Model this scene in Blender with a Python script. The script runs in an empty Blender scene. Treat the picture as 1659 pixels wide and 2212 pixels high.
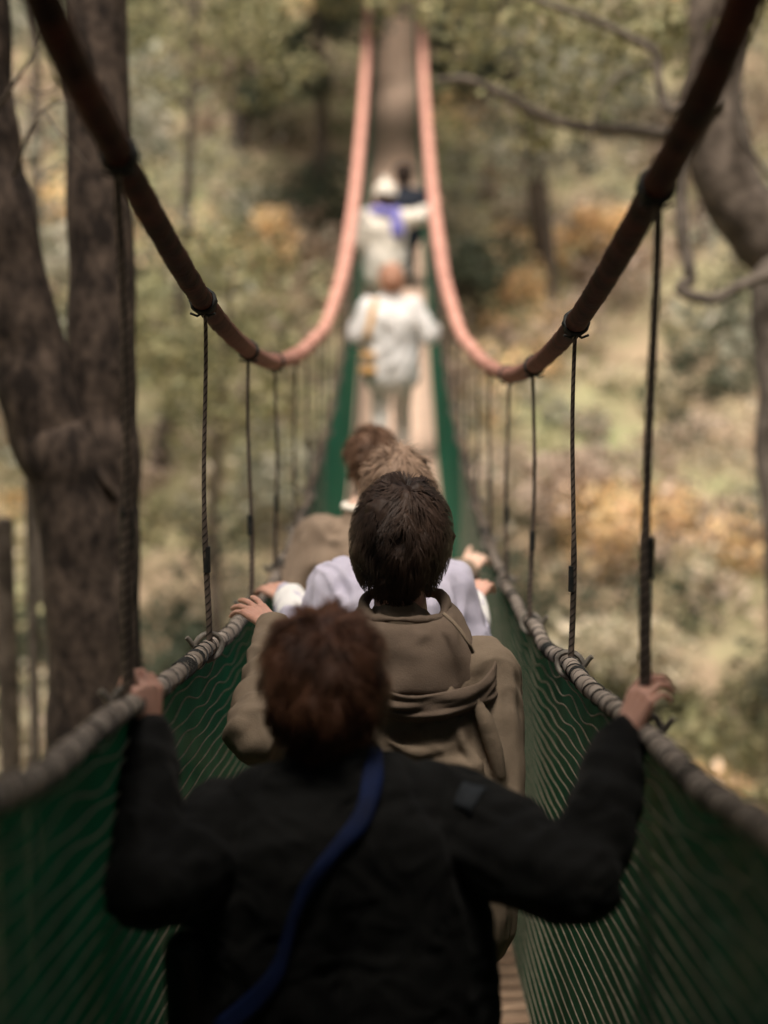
import bpy, bmesh, math, random
import numpy as np
from mathutils import Vector, Matrix, noise
random.seed(7); np.random.seed(7)
S = bpy.context.scene
COL = S.collection
R_ = math.radians

# ---------------------------------------------------------------- camera frame
FPX = 3450.7                      # focal length in units where the picture is 1659 wide
TH, PSI = R_(10.0), 0.0068        # pitch down, yaw to the left
CAM = Vector((0.01, 0.0, 8.0))
FW = Vector((-math.sin(PSI)*math.cos(TH), math.cos(PSI)*math.cos(TH), -math.sin(TH)))
RT = Vector((math.cos(PSI), math.sin(PSI), 0.0))
UP = RT.cross(FW)

def W(px, py, d):
    return CAM + RT*((px-829.5)/FPX*d) + FW*d + UP*((1106-py)/FPX*d)

cd = bpy.data.cameras.new('camera'); co = bpy.data.objects.new('camera', cd); COL.objects.link(co)
co.matrix_world = Matrix(((RT.x, UP.x, -FW.x, CAM.x), (RT.y, UP.y, -FW.y, CAM.y), (RT.z, UP.z, -FW.z, CAM.z), (0, 0, 0, 1)))
cd.sensor_fit = 'HORIZONTAL'; cd.sensor_width = 24; cd.lens = 24*FPX/1659
cd.clip_start = 0.05; cd.clip_end = 500
cd.dof.use_dof = True; cd.dof.focus_distance = 3.35; cd.dof.aperture_fstop = 1.32
S.camera = co
S.view_settings.view_transform = 'Standard'; S.view_settings.look = 'None'; S.view_settings.exposure = 0
S.cycles.use_denoising = True
S.cycles.max_bounces = 6; S.cycles.transparent_max_bounces = 12
S.cycles.sample_clamp_indirect = 6

# ---------------------------------------------------------------- light
SUN_EL, SUN_AZ = R_(71), R_(192)   # azimuth measured from +Y towards +X
w = bpy.data.worlds.new('World'); S.world = w; w.use_nodes = True
nt = w.node_tree; nt.nodes.clear()
sky = nt.nodes.new('ShaderNodeTexSky'); sky.sky_type = 'NISHITA'; sky.sun_disc = False
sky.sun_elevation = SUN_EL; sky.sun_rotation = SUN_AZ; sky.air_density = 1.0; sky.dust_density = 4.0; sky.ozone_density = 0.6
bg = nt.nodes.new('ShaderNodeBackground'); bg.inputs['Strength'].default_value = 0.15
wo = nt.nodes.new('ShaderNodeOutputWorld')
wm = nt.nodes.new('ShaderNodeMix'); wm.data_type = 'RGBA'; wm.blend_type = 'MULTIPLY'; wm.inputs[0].default_value = 1; wm.inputs[7].default_value = (1, .86, .70, 1)   # warm veil of thin cloud
nt.links.new(sky.outputs[0], wm.inputs[6]); nt.links.new(wm.outputs[2], bg.inputs[0]); nt.links.new(bg.outputs[0], wo.inputs[0])
sl = bpy.data.lights.new('sun', 'SUN'); sl.energy = 5.0; sl.angle = R_(26); sl.color = (1, .93, .84)
so = bpy.data.objects.new('sun', sl); COL.objects.link(so)
sd = Vector((math.sin(SUN_AZ)*math.cos(SUN_EL), math.cos(SUN_AZ)*math.cos(SUN_EL), math.sin(SUN_EL)))
so.rotation_euler = sd.to_track_quat('Z', 'Y').to_euler(); so.location = (0, 0, 60)

# ---------------------------------------------------------------- helpers
def tag(o, label=None, cat=None, group=None, kind=None):
    if label: o['label'] = label
    if cat: o['category'] = cat
    if group: o['group'] = group
    if kind: o['kind'] = kind
    return o

def thing(name, label, cat, loc=(0, 0, 0), group=None):
    o = bpy.data.objects.new(name, None); COL.objects.link(o); o.location = loc
    o.empty_display_size = .2
    return tag(o, label, cat, group)

def link(name, me, mat, parent=None, smooth=True):
    if mat and not me.materials: me.materials.append(mat)
    if smooth: me.polygons.foreach_set('use_smooth', [True]*len(me.polygons))
    o = bpy.data.objects.new(name, me); COL.objects.link(o)
    if parent is not None:
        o.parent = parent
        def wt(p):
            return p.location + (wt(p.parent) + p.matrix_parent_inverse.translation if p.parent else Vector((0, 0, 0)))
        o.matrix_parent_inverse = Matrix.Translation(-wt(parent))
    return o

def mesh_np(name, V, F, colors=None, uv=None):
    """V (n,3), F (m,4) or list; colors per vertex"""
    me = bpy.data.meshes.new(name)
    V = np.asarray(V, dtype=np.float32); F = np.asarray(F, dtype=np.int32)
    k = F.shape[1]
    me.vertices.add(len(V)); me.vertices.foreach_set('co', V.ravel())
    me.loops.add(F.size); me.loops.foreach_set('vertex_index', F.ravel())
    me.polygons.add(len(F)); me.polygons.foreach_set('loop_start', np.arange(0, F.size, k, dtype=np.int32))
    me.polygons.foreach_set('loop_total', np.full(len(F), k, dtype=np.int32))
    me.update(calc_edges=True)
    if colors is not None:
        a = me.color_attributes.new('Col', 'FLOAT_COLOR', 'POINT')
        c = np.ones((len(V), 4), dtype=np.float32); c[:, :3] = colors
        a.data.foreach_set('color', c.ravel())
    if uv is not None:
        l = me.uv_layers.new(name='UVMap')
        l.data.foreach_set('uv', np.asarray(uv, dtype=np.float32)[F.ravel()].ravel())
    return me

class MB:
    """collects quads"""
    def __init__(s): s.v = []; s.f = []; s.uv = []; s.n = 0
    def add(s, V, F, uv=None):
        V = np.asarray(V, dtype=np.float64); F = np.asarray(F)
        s.v.append(V); s.f.append(F + s.n); s.uv.append(np.zeros((len(V), 2)) if uv is None else uv); s.n += len(V)
    def tube(s, P, r, n=8, cap=True, twist=0):
        P = np.asarray([tuple(p) for p in P], dtype=np.float64); m = len(P)
        r = np.full(m, r) if np.isscalar(r) else np.asarray(r, dtype=np.float64)
        T = np.gradient(P, axis=0); T /= np.linalg.norm(T, axis=1)[:, None] + 1e-12
        ref = np.array([0, 0, 1.0]) if abs(T[:, 2]).mean() < .8 else np.array([1.0, 0, 0])
        A = np.cross(T, ref); A /= np.linalg.norm(A, axis=1)[:, None] + 1e-12
        B = np.cross(A, T)
        L = np.concatenate([[0], np.cumsum(np.linalg.norm(np.diff(P, axis=0), axis=1))])
        th = np.arange(n+1)/n*2*np.pi
        V = P[:, None, :] + r[:, None, None]*(A[:, None, :]*np.cos(th)[None, :, None] + B[:, None, :]*np.sin(th)[None, :, None])
        uv = np.stack([np.broadcast_to(np.arange(n+1)/n, (m, n+1)), np.broadcast_to(L[:, None], (m, n+1))], -1)
        i = np.arange(m-1)[:, None]*(n+1) + np.arange(n)[None, :]
        F = np.stack([i, i+1, i+n+2, i+n+1], -1).reshape(-1, 4)
        s.add(V.reshape(-1, 3), F, uv.reshape(-1, 2))
        if cap:
            for e, p in ((0, P[0]), (m-1, P[-1])):
                ring = V[e, :n]; c = len(ring)
                VV = np.vstack([ring, p[None]]); FF = []
                for k in range(0, n, 2):
                    q = [k, (k+1) % n, (k+2) % n, c]
                    FF.append(q if e else q[::-1])
                if n % 2 == 0: s.add(VV, FF)
    def box(s, c, sx, sy, sz, M=None):
        V = np.array([[x*sx/2, y*sy/2, z*sz/2] for x in (-1, 1) for y in (-1, 1) for z in (-1, 1)])
        if M is not None: V = V @ np.array(M.to_3x3()).T
        s.add(V + np.array(tuple(c)), [[0, 1, 3, 2], [4, 6, 7, 5], [0, 4, 5, 1], [2, 3, 7, 6], [0, 2, 6, 4], [1, 5, 7, 3]])
    def build(s, name, mat, parent=None, smooth=True, colors=None):
        me = mesh_np(name, np.vstack(s.v), np.vstack(s.f), colors, np.vstack(s.uv))
        return link(name, me, mat, parent, smooth)

def catmull(P, k=8):
    P = [Vector(p) for p in P]; out = []
    Q = [P[0]*2-P[1]] + P + [P[-1]*2-P[-2]]
    for i in range(1, len(Q)-2):
        for j in range(k):
            t = j/k; a, b, c, d = Q[i-1], Q[i], Q[i+1], Q[i+2]
            out.append(.5*((2*b) + (c-a)*t + (2*a-5*b+4*c-d)*t*t + (3*b-a-3*c+d)*t**3))
    out.append(P[-1]); return out

# ---------------------------------------------------------------- materials
def mat(name, base=(.5, .5, .5), rough=.8, var=.0, scale=8.0, c2=None, bump=0, bscale=60, spec=.3, attr=False, trans=0, sheen=0, coords='Object', stretch=None, detail=5, alpha=None, subsurf=0, ramp=(.36, .64), far=None, y01=(5, 8)):
    m = bpy.data.materials.new(name); m.use_nodes = True; n = m.node_tree; b = n.nodes['Principled BSDF']; L = n.links
    b.inputs['Roughness'].default_value = rough; b.inputs['Specular IOR Level'].default_value = spec
    b.inputs['Base Color'].default_value = (*base, 1)
    tc = n.nodes.new('ShaderNodeTexCoord'); vec = tc.outputs[coords]
    if stretch:
        mp = n.nodes.new('ShaderNodeMapping'); mp.inputs['Scale'].default_value = stretch; L.new(vec, mp.inputs[0]); vec = mp.outputs[0]
    src = None
    if attr:
        at = n.nodes.new('ShaderNodeAttribute'); at.attribute_name = 'Col'; src = at.outputs['Color']
        L.new(src, b.inputs['Base Color'])
    elif c2 is not None:
        no = n.nodes.new('ShaderNodeTexNoise'); no.inputs['Scale'].default_value = scale; no.inputs['Detail'].default_value = detail; L.new(vec, no.inputs[0])
        no.inputs['Roughness'].default_value = .65
        rp = n.nodes.new('ShaderNodeValToRGB'); rp.color_ramp.elements[0].position, rp.color_ramp.elements[1].position = ramp
        rp.color_ramp.elements[0].color = (*base, 1); rp.color_ramp.elements[1].color = (*c2, 1)
        L.new(no.outputs[0], rp.inputs[0]); src = rp.outputs[0]
        if far is not None:      # paler tone painted in for the stronger light further along the span
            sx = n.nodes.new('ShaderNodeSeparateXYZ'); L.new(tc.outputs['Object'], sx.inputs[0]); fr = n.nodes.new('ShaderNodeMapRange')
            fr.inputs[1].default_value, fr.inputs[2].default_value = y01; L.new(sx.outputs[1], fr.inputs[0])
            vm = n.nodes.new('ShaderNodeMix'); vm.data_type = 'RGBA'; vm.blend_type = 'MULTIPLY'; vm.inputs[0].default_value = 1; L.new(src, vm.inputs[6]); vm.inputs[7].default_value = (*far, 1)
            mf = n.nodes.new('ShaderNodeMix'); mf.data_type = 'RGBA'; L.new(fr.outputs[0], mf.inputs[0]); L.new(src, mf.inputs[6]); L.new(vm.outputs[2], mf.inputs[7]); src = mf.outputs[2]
        L.new(src, b.inputs['Base Color'])
    if bump:
        nb = n.nodes.new('ShaderNodeTexNoise'); nb.inputs['Scale'].default_value = bscale; nb.inputs['Detail'].default_value = 4; L.new(vec, nb.inputs[0])
        bp = n.nodes.new('ShaderNodeBump'); bp.inputs['Strength'].default_value = bump; bp.inputs['Distance'].default_value = .01
        L.new(nb.outputs[0], bp.inputs['Height']); L.new(bp.outputs[0], b.inputs['Normal'])
    if sheen:
        b.inputs['Sheen Weight'].default_value = sheen; b.inputs['Sheen Roughness'].default_value = .5
    if subsurf:
        b.inputs['Subsurface Weight'].default_value = subsurf; b.inputs['Subsurface Radius'].default_value = (.012, .004, .002)
    out = n.nodes['Material Output']
    if trans:
        tr = n.nodes.new('ShaderNodeBsdfTranslucent'); mx = n.nodes.new('ShaderNodeMixShader'); mx.inputs[0].default_value = trans
        if src is not None: L.new(src, tr.inputs[0])
        else: tr.inputs[0].default_value = (*base, 1)
        L.new(b.outputs[0], mx.inputs[1]); L.new(tr.outputs[0], mx.inputs[2]); L.new(mx.outputs[0], out.inputs[0])
    if alpha is not None:
        prev = out.inputs[0].links[0].from_socket
        tp = n.nodes.new('ShaderNodeBsdfTransparent'); mx = n.nodes.new('ShaderNodeMixShader'); mx.inputs[0].default_value = alpha
        L.new(tp.outputs[0], mx.inputs[1]); L.new(prev, mx.inputs[2]); L.new(mx.outputs[0], out.inputs[0])
    return m

def wrapped_rope(name, a, c, dark, turns=30, slant=3, rough=.6, bump=.6, sharp=.5, far=None, y01=(4.5, 7.5), grain=0, spec=.3):
    """rope with a spiral lay, from the tube's own UV (u around, v metres along)"""
    m = bpy.data.materials.new(name); m.use_nodes = True; n = m.node_tree; b = n.nodes['Principled BSDF']; L = n.links
    b.inputs['Roughness'].default_value = rough; b.inputs['Specular IOR Level'].default_value = spec
    uv = n.nodes.new('ShaderNodeUVMap'); sp = n.nodes.new('ShaderNodeSeparateXYZ'); L.new(uv.outputs[0], sp.inputs[0])
    m1 = n.nodes.new('ShaderNodeMath'); m1.operation = 'MULTIPLY'; m1.inputs[1].default_value = turns; L.new(sp.outputs[1], m1.inputs[0])
    m2 = n.nodes.new('ShaderNodeMath'); m2.operation = 'MULTIPLY_ADD'; m2.inputs[1].default_value = slant; L.new(sp.outputs[0], m2.inputs[0]); L.new(m1.outputs[0], m2.inputs[2])
    m3 = n.nodes.new('ShaderNodeMath'); m3.operation = 'MULTIPLY'; m3.inputs[1].default_value = 6.28318; L.new(m2.outputs[0], m3.inputs[0])
    m4 = n.nodes.new('ShaderNodeMath'); m4.operation = 'SINE'; L.new(m3.outputs[0], m4.inputs[0])
    mr = n.nodes.new('ShaderNodeMapRange'); mr.inputs[1].default_value = -1; mr.inputs[2].default_value = -1+2*sharp; L.new(m4.outputs[0], mr.inputs[0])
    tc = n.nodes.new('ShaderNodeTexCoord'); no = n.nodes.new('ShaderNodeTexNoise'); no.inputs['Scale'].default_value = 14; no.inputs['Detail'].default_value = 8; L.new(tc.outputs['Object'], no.inputs[0])
    rp = n.nodes.new('ShaderNodeValToRGB'); rp.color_ramp.elements[0].position = .35; rp.color_ramp.elements[1].position = .65
    rp.color_ramp.elements[0].color = (*a, 1); rp.color_ramp.elements[1].color = (*c, 1); L.new(no.outputs[0], rp.inputs[0])
    mx = n.nodes.new('ShaderNodeMix'); mx.data_type = 'RGBA'; L.new(mr.outputs[0], mx.inputs[0]); mx.inputs[6].default_value = (*dark, 1); L.new(rp.outputs[0], mx.inputs[7])
    if far is not None:        # further out: rail browner; cable paler, its light painted into the colour
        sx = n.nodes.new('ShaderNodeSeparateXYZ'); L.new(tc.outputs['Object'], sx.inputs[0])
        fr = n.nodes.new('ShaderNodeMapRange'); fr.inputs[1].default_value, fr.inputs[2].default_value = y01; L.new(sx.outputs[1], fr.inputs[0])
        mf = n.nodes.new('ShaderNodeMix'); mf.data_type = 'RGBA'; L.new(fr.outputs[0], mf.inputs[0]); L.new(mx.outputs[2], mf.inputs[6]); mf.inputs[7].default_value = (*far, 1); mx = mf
    L.new(mx.outputs[2], b.inputs['Base Color'])
    bp = n.nodes.new('ShaderNodeBump'); bp.inputs['Strength'].default_value = bump; bp.inputs['Distance'].default_value = .006
    if grain:
        ng = n.nodes.new('ShaderNodeTexNoise'); ng.inputs['Scale'].default_value = 90; ng.inputs['Detail'].default_value = 4; L.new(tc.outputs['Object'], ng.inputs[0]); L.new(ng.outputs[0], bp.inputs['Height']); bp.inputs['Strength'].default_value = grain
    else:
        L.new(mr.outputs[0], bp.inputs['Height'])
    L.new(bp.outputs[0], b.inputs['Normal'])
    return m

M = {}
M['cable'] = wrapped_rope('rusty_cable', (.014, .0035, .0025), (.070, .017, .011), (.005, .0025, .002), turns=55, slant=4, rough=.75, bump=0, sharp=.2, far=(.66, .35, .28), y01=(3.4, 8), grain=.5, spec=.08)  # near shade and far light are painted into the two tones
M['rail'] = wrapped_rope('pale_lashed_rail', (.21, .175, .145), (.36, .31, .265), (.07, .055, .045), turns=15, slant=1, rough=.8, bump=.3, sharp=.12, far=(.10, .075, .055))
M['hanger'] = wrapped_rope('hanger_rope', (.085, .068, .056), (.19, .15, .125), (.028, .023, .02), turns=60, slant=2, rough=.8, bump=.3, sharp=.3)
M['lash'] = mat('dark_lashing', (.012, .016, .017), .7, c2=(.035, .035, .033), scale=60)
M['rustlash'] = mat('rusty_lashing', (.30, .14, .10), .8, c2=(.42, .2, .15), scale=30)
M['hook'] = mat('grey_loop', (.10, .09, .08), .6, c2=(.22, .2, .17), scale=40)
M['net'] = mat('green_mesh', (.004, .072, .038), .75, c2=(.007, .115, .064), scale=5, bump=.3, bscale=300, alpha=.985, spec=.1, trans=.42, far=(3.2, 1.8, 2.1), y01=(4, 9))  # far part painted paler to suggest light on the net
M['cord'] = mat('net_cord', (.20, .185, .13), .9, c2=(.30, .28, .21), scale=30)
M['deck'] = mat('weathered_planks', (.34, .225, .15), .8, c2=(.50, .35, .24), scale=6, far=(2.0, 2.1, 2.45), y01=(4.5, 8), bump=.4, bscale=30, stretch=(1, 6, 1))  # bright light on the far planks is put into the colour
M['beam'] = mat('deck_beam', (.10, .08, .06), .8, c2=(.17, .13, .1), scale=8)
M['skin'] = mat('skin', (.50, .27, .20), .5, c2=(.62, .36, .28), scale=14, bump=.12, bscale=220, spec=.35, subsurf=.12)
M['skin_pale'] = mat('skin_pale', (.68, .44, .33), .5, c2=(.76, .54, .43), scale=14, spec=.35, subsurf=.1)
M['eye'] = mat('eye', (.75, .73, .70), .2)
M['black'] = mat('black_jacket_cloth', (.0045, .0047, .0045), .85, c2=(.0125, .0128, .0122), scale=5, bump=.25, bscale=260, sheen=.04, spec=.1)
M['blackbag'] = mat('black_nylon', (.008, .008, .009), .45, c2=(.014, .014, .016), scale=20)
M['blue'] = mat('blue_webbing', (.0009, .0062, .036), .75, c2=(.0018, .012, .066), scale=14, bump=.3, bscale=400)
M['highlight_buckle'] = mat('highlight_buckle_grey', (.016, .020, .024), .85, c2=(.03, .036, .042), scale=40)
M['khaki'] = mat('khaki_cotton', (.18, .138, .098), .85, c2=(.26, .203, .147), scale=4, bump=.2, bscale=350, spec=.15)
M['hood'] = mat('hood_cotton', (.125, .092, .068), .85, c2=(.175, .132, .10), scale=5, bump=.2, bscale=350, spec=.15)
M['lilac'] = mat('lilac_shirt', (.42, .40, .50), .8, c2=(.52, .50, .60), scale=5, bump=.15, bscale=300)
M['white'] = mat('white_cotton', (.72, .71, .70), .8, c2=(.80, .79, .77), scale=5)
M['tan'] = mat('tan_coat', (.19, .14, .10), .9, c2=(.25, .19, .14), scale=5)
M['cream'] = mat('cream_coat', (.78, .73, .64), .85, c2=(.83, .79, .71), scale=4)
M['greywhite'] = mat('pale_grey_coat', (.76, .75, .74), .85, c2=(.82, .81, .80), scale=4)
M['orange'] = mat('orange_canvas', (.60, .33, .11), .7, c2=(.70, .43, .17), scale=6)
M['violet'] = mat('violet_blue_scarf', (.17, .16, .50), .8, c2=(.26, .25, .62), scale=9)
M['navy'] = mat('navy_top', (.012, .018, .03), .8, c2=(.025, .03, .045), scale=6)
M['trouser'] = mat('dark_trousers', (.02, .022, .03), .85, c2=(.035, .037, .045), scale=6)
M['trouser_pale'] = mat('pale_trousers', (.66, .63, .60), .85, c2=(.74, .71, .68), scale=6)
M['shoe'] = mat('shoe', (.05, .04, .035), .6, c2=(.08, .065, .055), scale=12)
M['hat'] = mat('white_knit', (.78, .74, .62), .9, c2=(.85, .82, .74), scale=30, bump=.5, bscale=90)
def hairmat(n, a, c): return mat(n, a, .55, c2=c, scale=9, spec=.18)
M['hair_auburn'] = hairmat('auburn_hair', (.036, .0145, .0075), (.145, .062, .032))
M['hair_black'] = hairmat('dark_hair', (.011, .0065, .005), (.062, .038, .027))
M['hair_blond'] = hairmat('ash_hair', (.17, .108, .072), (.27, .185, .13))
M['hair_brown'] = hairmat('brown_hair', (.085, .046, .028), (.15, .085, .052))
M['hair_peach'] = hairmat('peach_hair', (.52, .27, .17), (.64, .38, .27))
M['bark'] = mat('mottled_bark', (.015, .010, .0075), .9, c2=(.105, .076, .058), scale=15, detail=10, ramp=(.40, .68), bump=.8, bscale=24, stretch=(1, 1, .55))
M['bark_grey'] = mat('grey_bark', (.075, .062, .05), .9, c2=(.17, .142, .118), scale=7, detail=7, bump=.8, bscale=20)
M['bark_brown'] = mat('brown_bark', (.05, .039, .03), .9, c2=(.17, .137, .11), scale=7, detail=7, bump=.8, bscale=20)
M['leaf'] = mat('leaves', rough=.6, attr=True, trans=.35, spec=.25)

# ---------------------------------------------------------------- bridge curves (camera depth d -> height), then by world y
cab_pts = [(-3, 2.9), (-1, 1.85), (0, 1.32), (1.0, .86), (1.83, .60), (2.46, .513), (3.46, .438), (4.46, .437), (5.46, .492), (6.9, .66), (8.35, .885), (9.95, 1.171), (12.8, 1.90), (14.9, 2.62), (17.2, 3.55), (20.5, 5.15), (23.5, 6.88), (28, 9.85), (31, 12.1), (34, 14.6)]
rail_pts = [(-3, -.02), (-1, -.2), (0, -.26), (1.0, -.295), (1.66, -.309), (2.5, -.318), (3.83, -.312), (4.7, -.285), (5.5, -.225), (7, -.03), (8.35, .24), (9.95, .565), (12.8, 1.33), (14.9, 2.04), (17.2, 2.97), (20.5, 4.55), (23.5, 6.28), (28, 9.2), (31, 11.4), (34, 13.9)]
def to_yz(P):
    return np.array([[CAM.y + d*math.cos(TH)+z*math.sin(TH), CAM.z - d*math.sin(TH)+z*math.cos(TH)] for d, z in P])
def curve(P):
    q = to_yz(P)
    c = catmull([(a, b, 0) for a, b in q], 12)
    c = np.array([(v.x, v.y) for v in c])
    return lambda y: np.interp(y, c[:, 0], c[:, 1])
cab_pts = [(d*.958 if d > 0 else d, z*.958 if d > 0 else z) for d, z in cab_pts]
ZC, ZR = curve(cab_pts), curve(rail_pts)
NETH = 1.06
ZD = lambda y: ZR(y) - NETH
HW_C, HW_R, HW_D = .390, .394, .36
YA, YB = -2.2, 32.5
def tilt(x): return -.021*(x/.4)
def cableP(s, y): return Vector((s*HW_C, y, float(ZC(y)) + tilt(s*.4)))
def railP(s, y): return Vector((s*HW_R, y, float(ZR(y)) + tilt(s*.4)))

bridge = thing('suspension_bridge', 'narrow rope suspension bridge with rusty red cables, green side nets and pale plank deck', 'bridge', (0, 0, float(ZD(0.0))))
sides = (-1, 1)
for s in sides:
    ys = np.concatenate([np.arange(YA, 9, .02), np.arange(9, YB, .12)]); m = MB()
    r = np.interp(ys, [0, 4, 9, 14, 40], [.0225, .0225, .033, .053, .055])
    m.tube([cableP(s, y) for y in ys], r, 14)
    vv = m.v[0]; cc_ = np.repeat(np.array([tuple(cableP(s, y)) for y in ys]), 15, axis=0)      # worn, fibrous outline
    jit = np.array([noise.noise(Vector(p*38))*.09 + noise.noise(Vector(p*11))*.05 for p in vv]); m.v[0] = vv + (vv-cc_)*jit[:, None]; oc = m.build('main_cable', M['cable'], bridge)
    ys = np.arange(YA, YB, .06); m = MB()
    P = [railP(s, y) + Vector((.004*math.sin(y*9+s), 0, .004*math.sin(y*7.3+2*s) - .006*math.sin((y-2.37)*math.pi)**2)) for y in ys]
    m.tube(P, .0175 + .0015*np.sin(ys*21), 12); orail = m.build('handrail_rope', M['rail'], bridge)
    # one dark cord wound irregularly round the rail
    m = MB(); ring = []; ph = 0.0; yb = .6
    while yb < 9:
        c0 = railP(s, yb) + Vector((.004*math.sin(yb*9+s), 0, .004*math.sin(yb*7.3+2*s) - .006*math.sin((yb-2.37)*math.pi)**2))
        ring.append(c0 + Vector((math.cos(ph)*.0192, 0, math.sin(ph)*.0192)))
        tight = noise.noise(Vector((yb*7, s*3, 2.2)))
        ph += .5; yb += .0012 if tight > .33 else .0085
    m.tube(ring, .0016, 5); m.build('rail_binding', M['lash'], orail)
    # ---- net sheet: bulges outwards
    ys = np.arange(YA, YB, .10); t = np.linspace(0, 1, 15)
    V = []; F = []
    def netx(tt, y): return HW_R + (HW_D-HW_R)*tt + .035*math.sin(tt*math.pi) + .01*noise.noise(Vector((y*.9, tt*3, s*5)))*math.sin(tt*math.pi)
    for y in ys:
        sag = .012*math.sin((y-2.37)*math.pi)**2
        for tt in t:
            V.append((s*netx(tt, y), y, float(ZR(y)) + tilt(s*.4) - sag*(1-tt) - .012 - tt*(NETH-.005)))
    nT = len(t)
    for i in range(len(ys)-1):
        for j in range(nT-1):
            q = [i*nT+j, i*nT+j+1, (i+1)*nT+j+1, (i+1)*nT+j]
            F.append(q if s < 0 else q[::-1])
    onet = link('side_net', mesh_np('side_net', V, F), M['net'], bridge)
    # ---- diamond cords of the net: zigzag rows meeting at the knots
    m = MB(); rows = 32
    for j in range(rows+1):
        tt = j/rows
        y0 = 9.5
        ys = np.arange(.5, y0, .045)
        top = max(0, 1-tt*5)
        ph = (j % 2)*math.pi
        pts = []
        for y in ys:
            z = float(ZR(y)) + tilt(s*.4) - .012 - tt*(NETH-.005) + .0019*(1+3.5*top)*math.sin(y*2*math.pi/.36 + ph) + .010*top*math.sin(y*2*math.pi/.55+s) + .005*noise.noise(Vector((y*1.3, tt*4, 3+s)))
            pts.append((s*(netx(min(max(tt, 0), 1), y) - .006), y, z))
        m.tube(pts, .0019, 4, cap=False)
    m.build('net_cord', M['cord'], onet)
    # ---- hangers
    for k in range(29):
        y = 2.37 + (k)*1.0 + random.uniform(-.02, .02)
        if y > YB - .5: break
        a, b = cableP(s, y), railP(s, y)
        L = (a-b).length; m = MB(); n = max(8, int(L/.01)) if k < 7 else 8
        thick = [.0076, .0052, .0056, .0056, .0056][min(k, 4)]
        n = 24; P = []
        for i in range(n+1):
            f = i/n
            P.append(a.lerp(b, f) + Vector((.004*math.sin(f*math.pi*2+k*2.1+s), .003*math.sin(f*7+k), 0)))
        m.tube(P, thick*np.interp(np.linspace(0, 1, n+1), [0, .6, .66, 1], [.82, .95, 1.25, 1.3]) if k < 7 else .0065, 8)
        oh = m.build('hanger', M['hanger'], bridge)
        # loop over the rail
        m = MB(); ring = []
        for i in range(15):
            aa = -2.4 + i/14*5.6
            ring.append(b + Vector((-s*.028*math.cos(aa), .018*math.sin(aa*.5)+.02*math.cos(aa), .027*math.sin(aa)+.002)))
        m.tube(ring, .0062, 7); 
        m.tube([b+Vector((s*.028, -.02, .006)), b+Vector((s*.036, -.024, .022)), b+Vector((s*.043, -.026, .030))], .0055, 6)
        m.build('rail_loop', M['hook'], oh)
        if k < 9:
            m = MB(); f0 = .63 if k != 1 else .7
            p0, p1 = a.lerp(b, f0), a.lerp(b, f0+.075)
            m.tube([p0, p0.lerp(p1, .5), p1], thick*1.5, 8); m.build('lashing', M['lash'], oh)
        # wrapping round the main cable with free ends
        m = MB(); dy = .03; tg = (cableP(s, y+dy)-cableP(s, y-dy)).normalized()
        rc = float(np.interp(y, [0, 4, 9, 14, 40], [.0225, .0225, .033, .053, .055]))
        n1 = tg.cross(Vector((1, 0, 0))).normalized()
        P = []
        for i in range(41):
            aa = i/10*2*math.pi
            P.append(a + tg*(-.014+i/40*.028) + Vector((1, 0, 0))*math.cos(aa)*(rc+.003) + n1*math.sin(aa)*(rc+.003))
        m.tube(P[:41] if k < 4 else P[12:24], .0042 if k < 4 else .003, 6)
        for q in (-1, 1):
            m.tube([a+Vector((0, 0, -rc)), a+Vector((q*.012, -.01, -rc-.008)), a+Vector((q*.026, -.014, -rc-.002))], .003, 6)
        m.build('cable_lashing', M['lash'] if k < 4 else M['rustlash'], oh)

# deck: cross slats on two stringers
m = MB(); y = YA
while y < YB:
    wv = .088; yc = y+wv/2; z0, z1 = float(ZD(yc-.04)), float(ZD(yc+.04)); ang = math.atan2(z1-z0, .08)
    m.box((random.uniform(-.006, .006), yc, float(ZD(yc))+.002*random.random()), .76+random.uniform(-.02, .02), wv, .022, Matrix.Rotation(ang, 3, 'X') @ Matrix.Rotation(-.021/.4, 3, 'Y'))
    y += .1*math.cos(ang)
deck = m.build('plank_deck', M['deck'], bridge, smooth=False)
for s in sides:
    m = MB(); ys = np.arange(YA, YB, .3)
    m.tube([(s*.33, y, float(ZD(y))-.045+tilt(s*.33)) for y in ys], .03, 8); m.build('deck_stringer', M['beam'], bridge)

# ---------------------------------------------------------------- ground
prof = np.array([(-40, 12.), (-20, 9), (-6, 7.4), (-2.4, 6.6), (0, 5.0), (3, 2.6), (8, .8), (13, 1.0), (17, 2.7), (20, 4.3), (26, 7.9), (30.5, 11.4), (33, 12.75), (45, 21.5), (70, 38), (100, 50)])
def GZ(x, y):
    h = float(np.interp(y, prof[:, 0], prof[:, 1]))
    h += .9*noise.noise(Vector((x*.16, y*.16, 1.3))) + .3*noise.noise(Vector((x*.6, y*.6, 4.3)))
    k = min(1, abs(x)/14)
    h += k*k*(2.2 if x < 0 else 1.2)
    if abs(x) < 1.2:
        lim = float(ZD(y)) - (.9 if -2 < y < 30 else .12)
        h = min(h, lim)
    return h
xs = np.concatenate([np.arange(-70, -12, 3), np.arange(-12, 12, .4), np.arange(12, 71, 3)]); ys = np.concatenate([np.arange(-40, -4, 2), np.arange(-4, 46, .4), np.arange(46, 101, 3)])
V = [(x, y, GZ(x, y)) for y in ys for x in xs]; nx = len(xs)
F = [(j*nx+i, j*nx+i+1, (j+1)*nx+i+1, (j+1)*nx+i) for j in range(len(ys)-1) for i in range(nx-1)]
gm = bpy.data.materials.new('forest_floor'); gm.use_nodes = True; n = gm.node_tree; b = n.nodes['Principled BSDF']; b.inputs['Roughness'].default_value = .95; b.inputs['Specular IOR Level'].default_value = .1
tc = n.nodes.new('ShaderNodeTexCoord')
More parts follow.
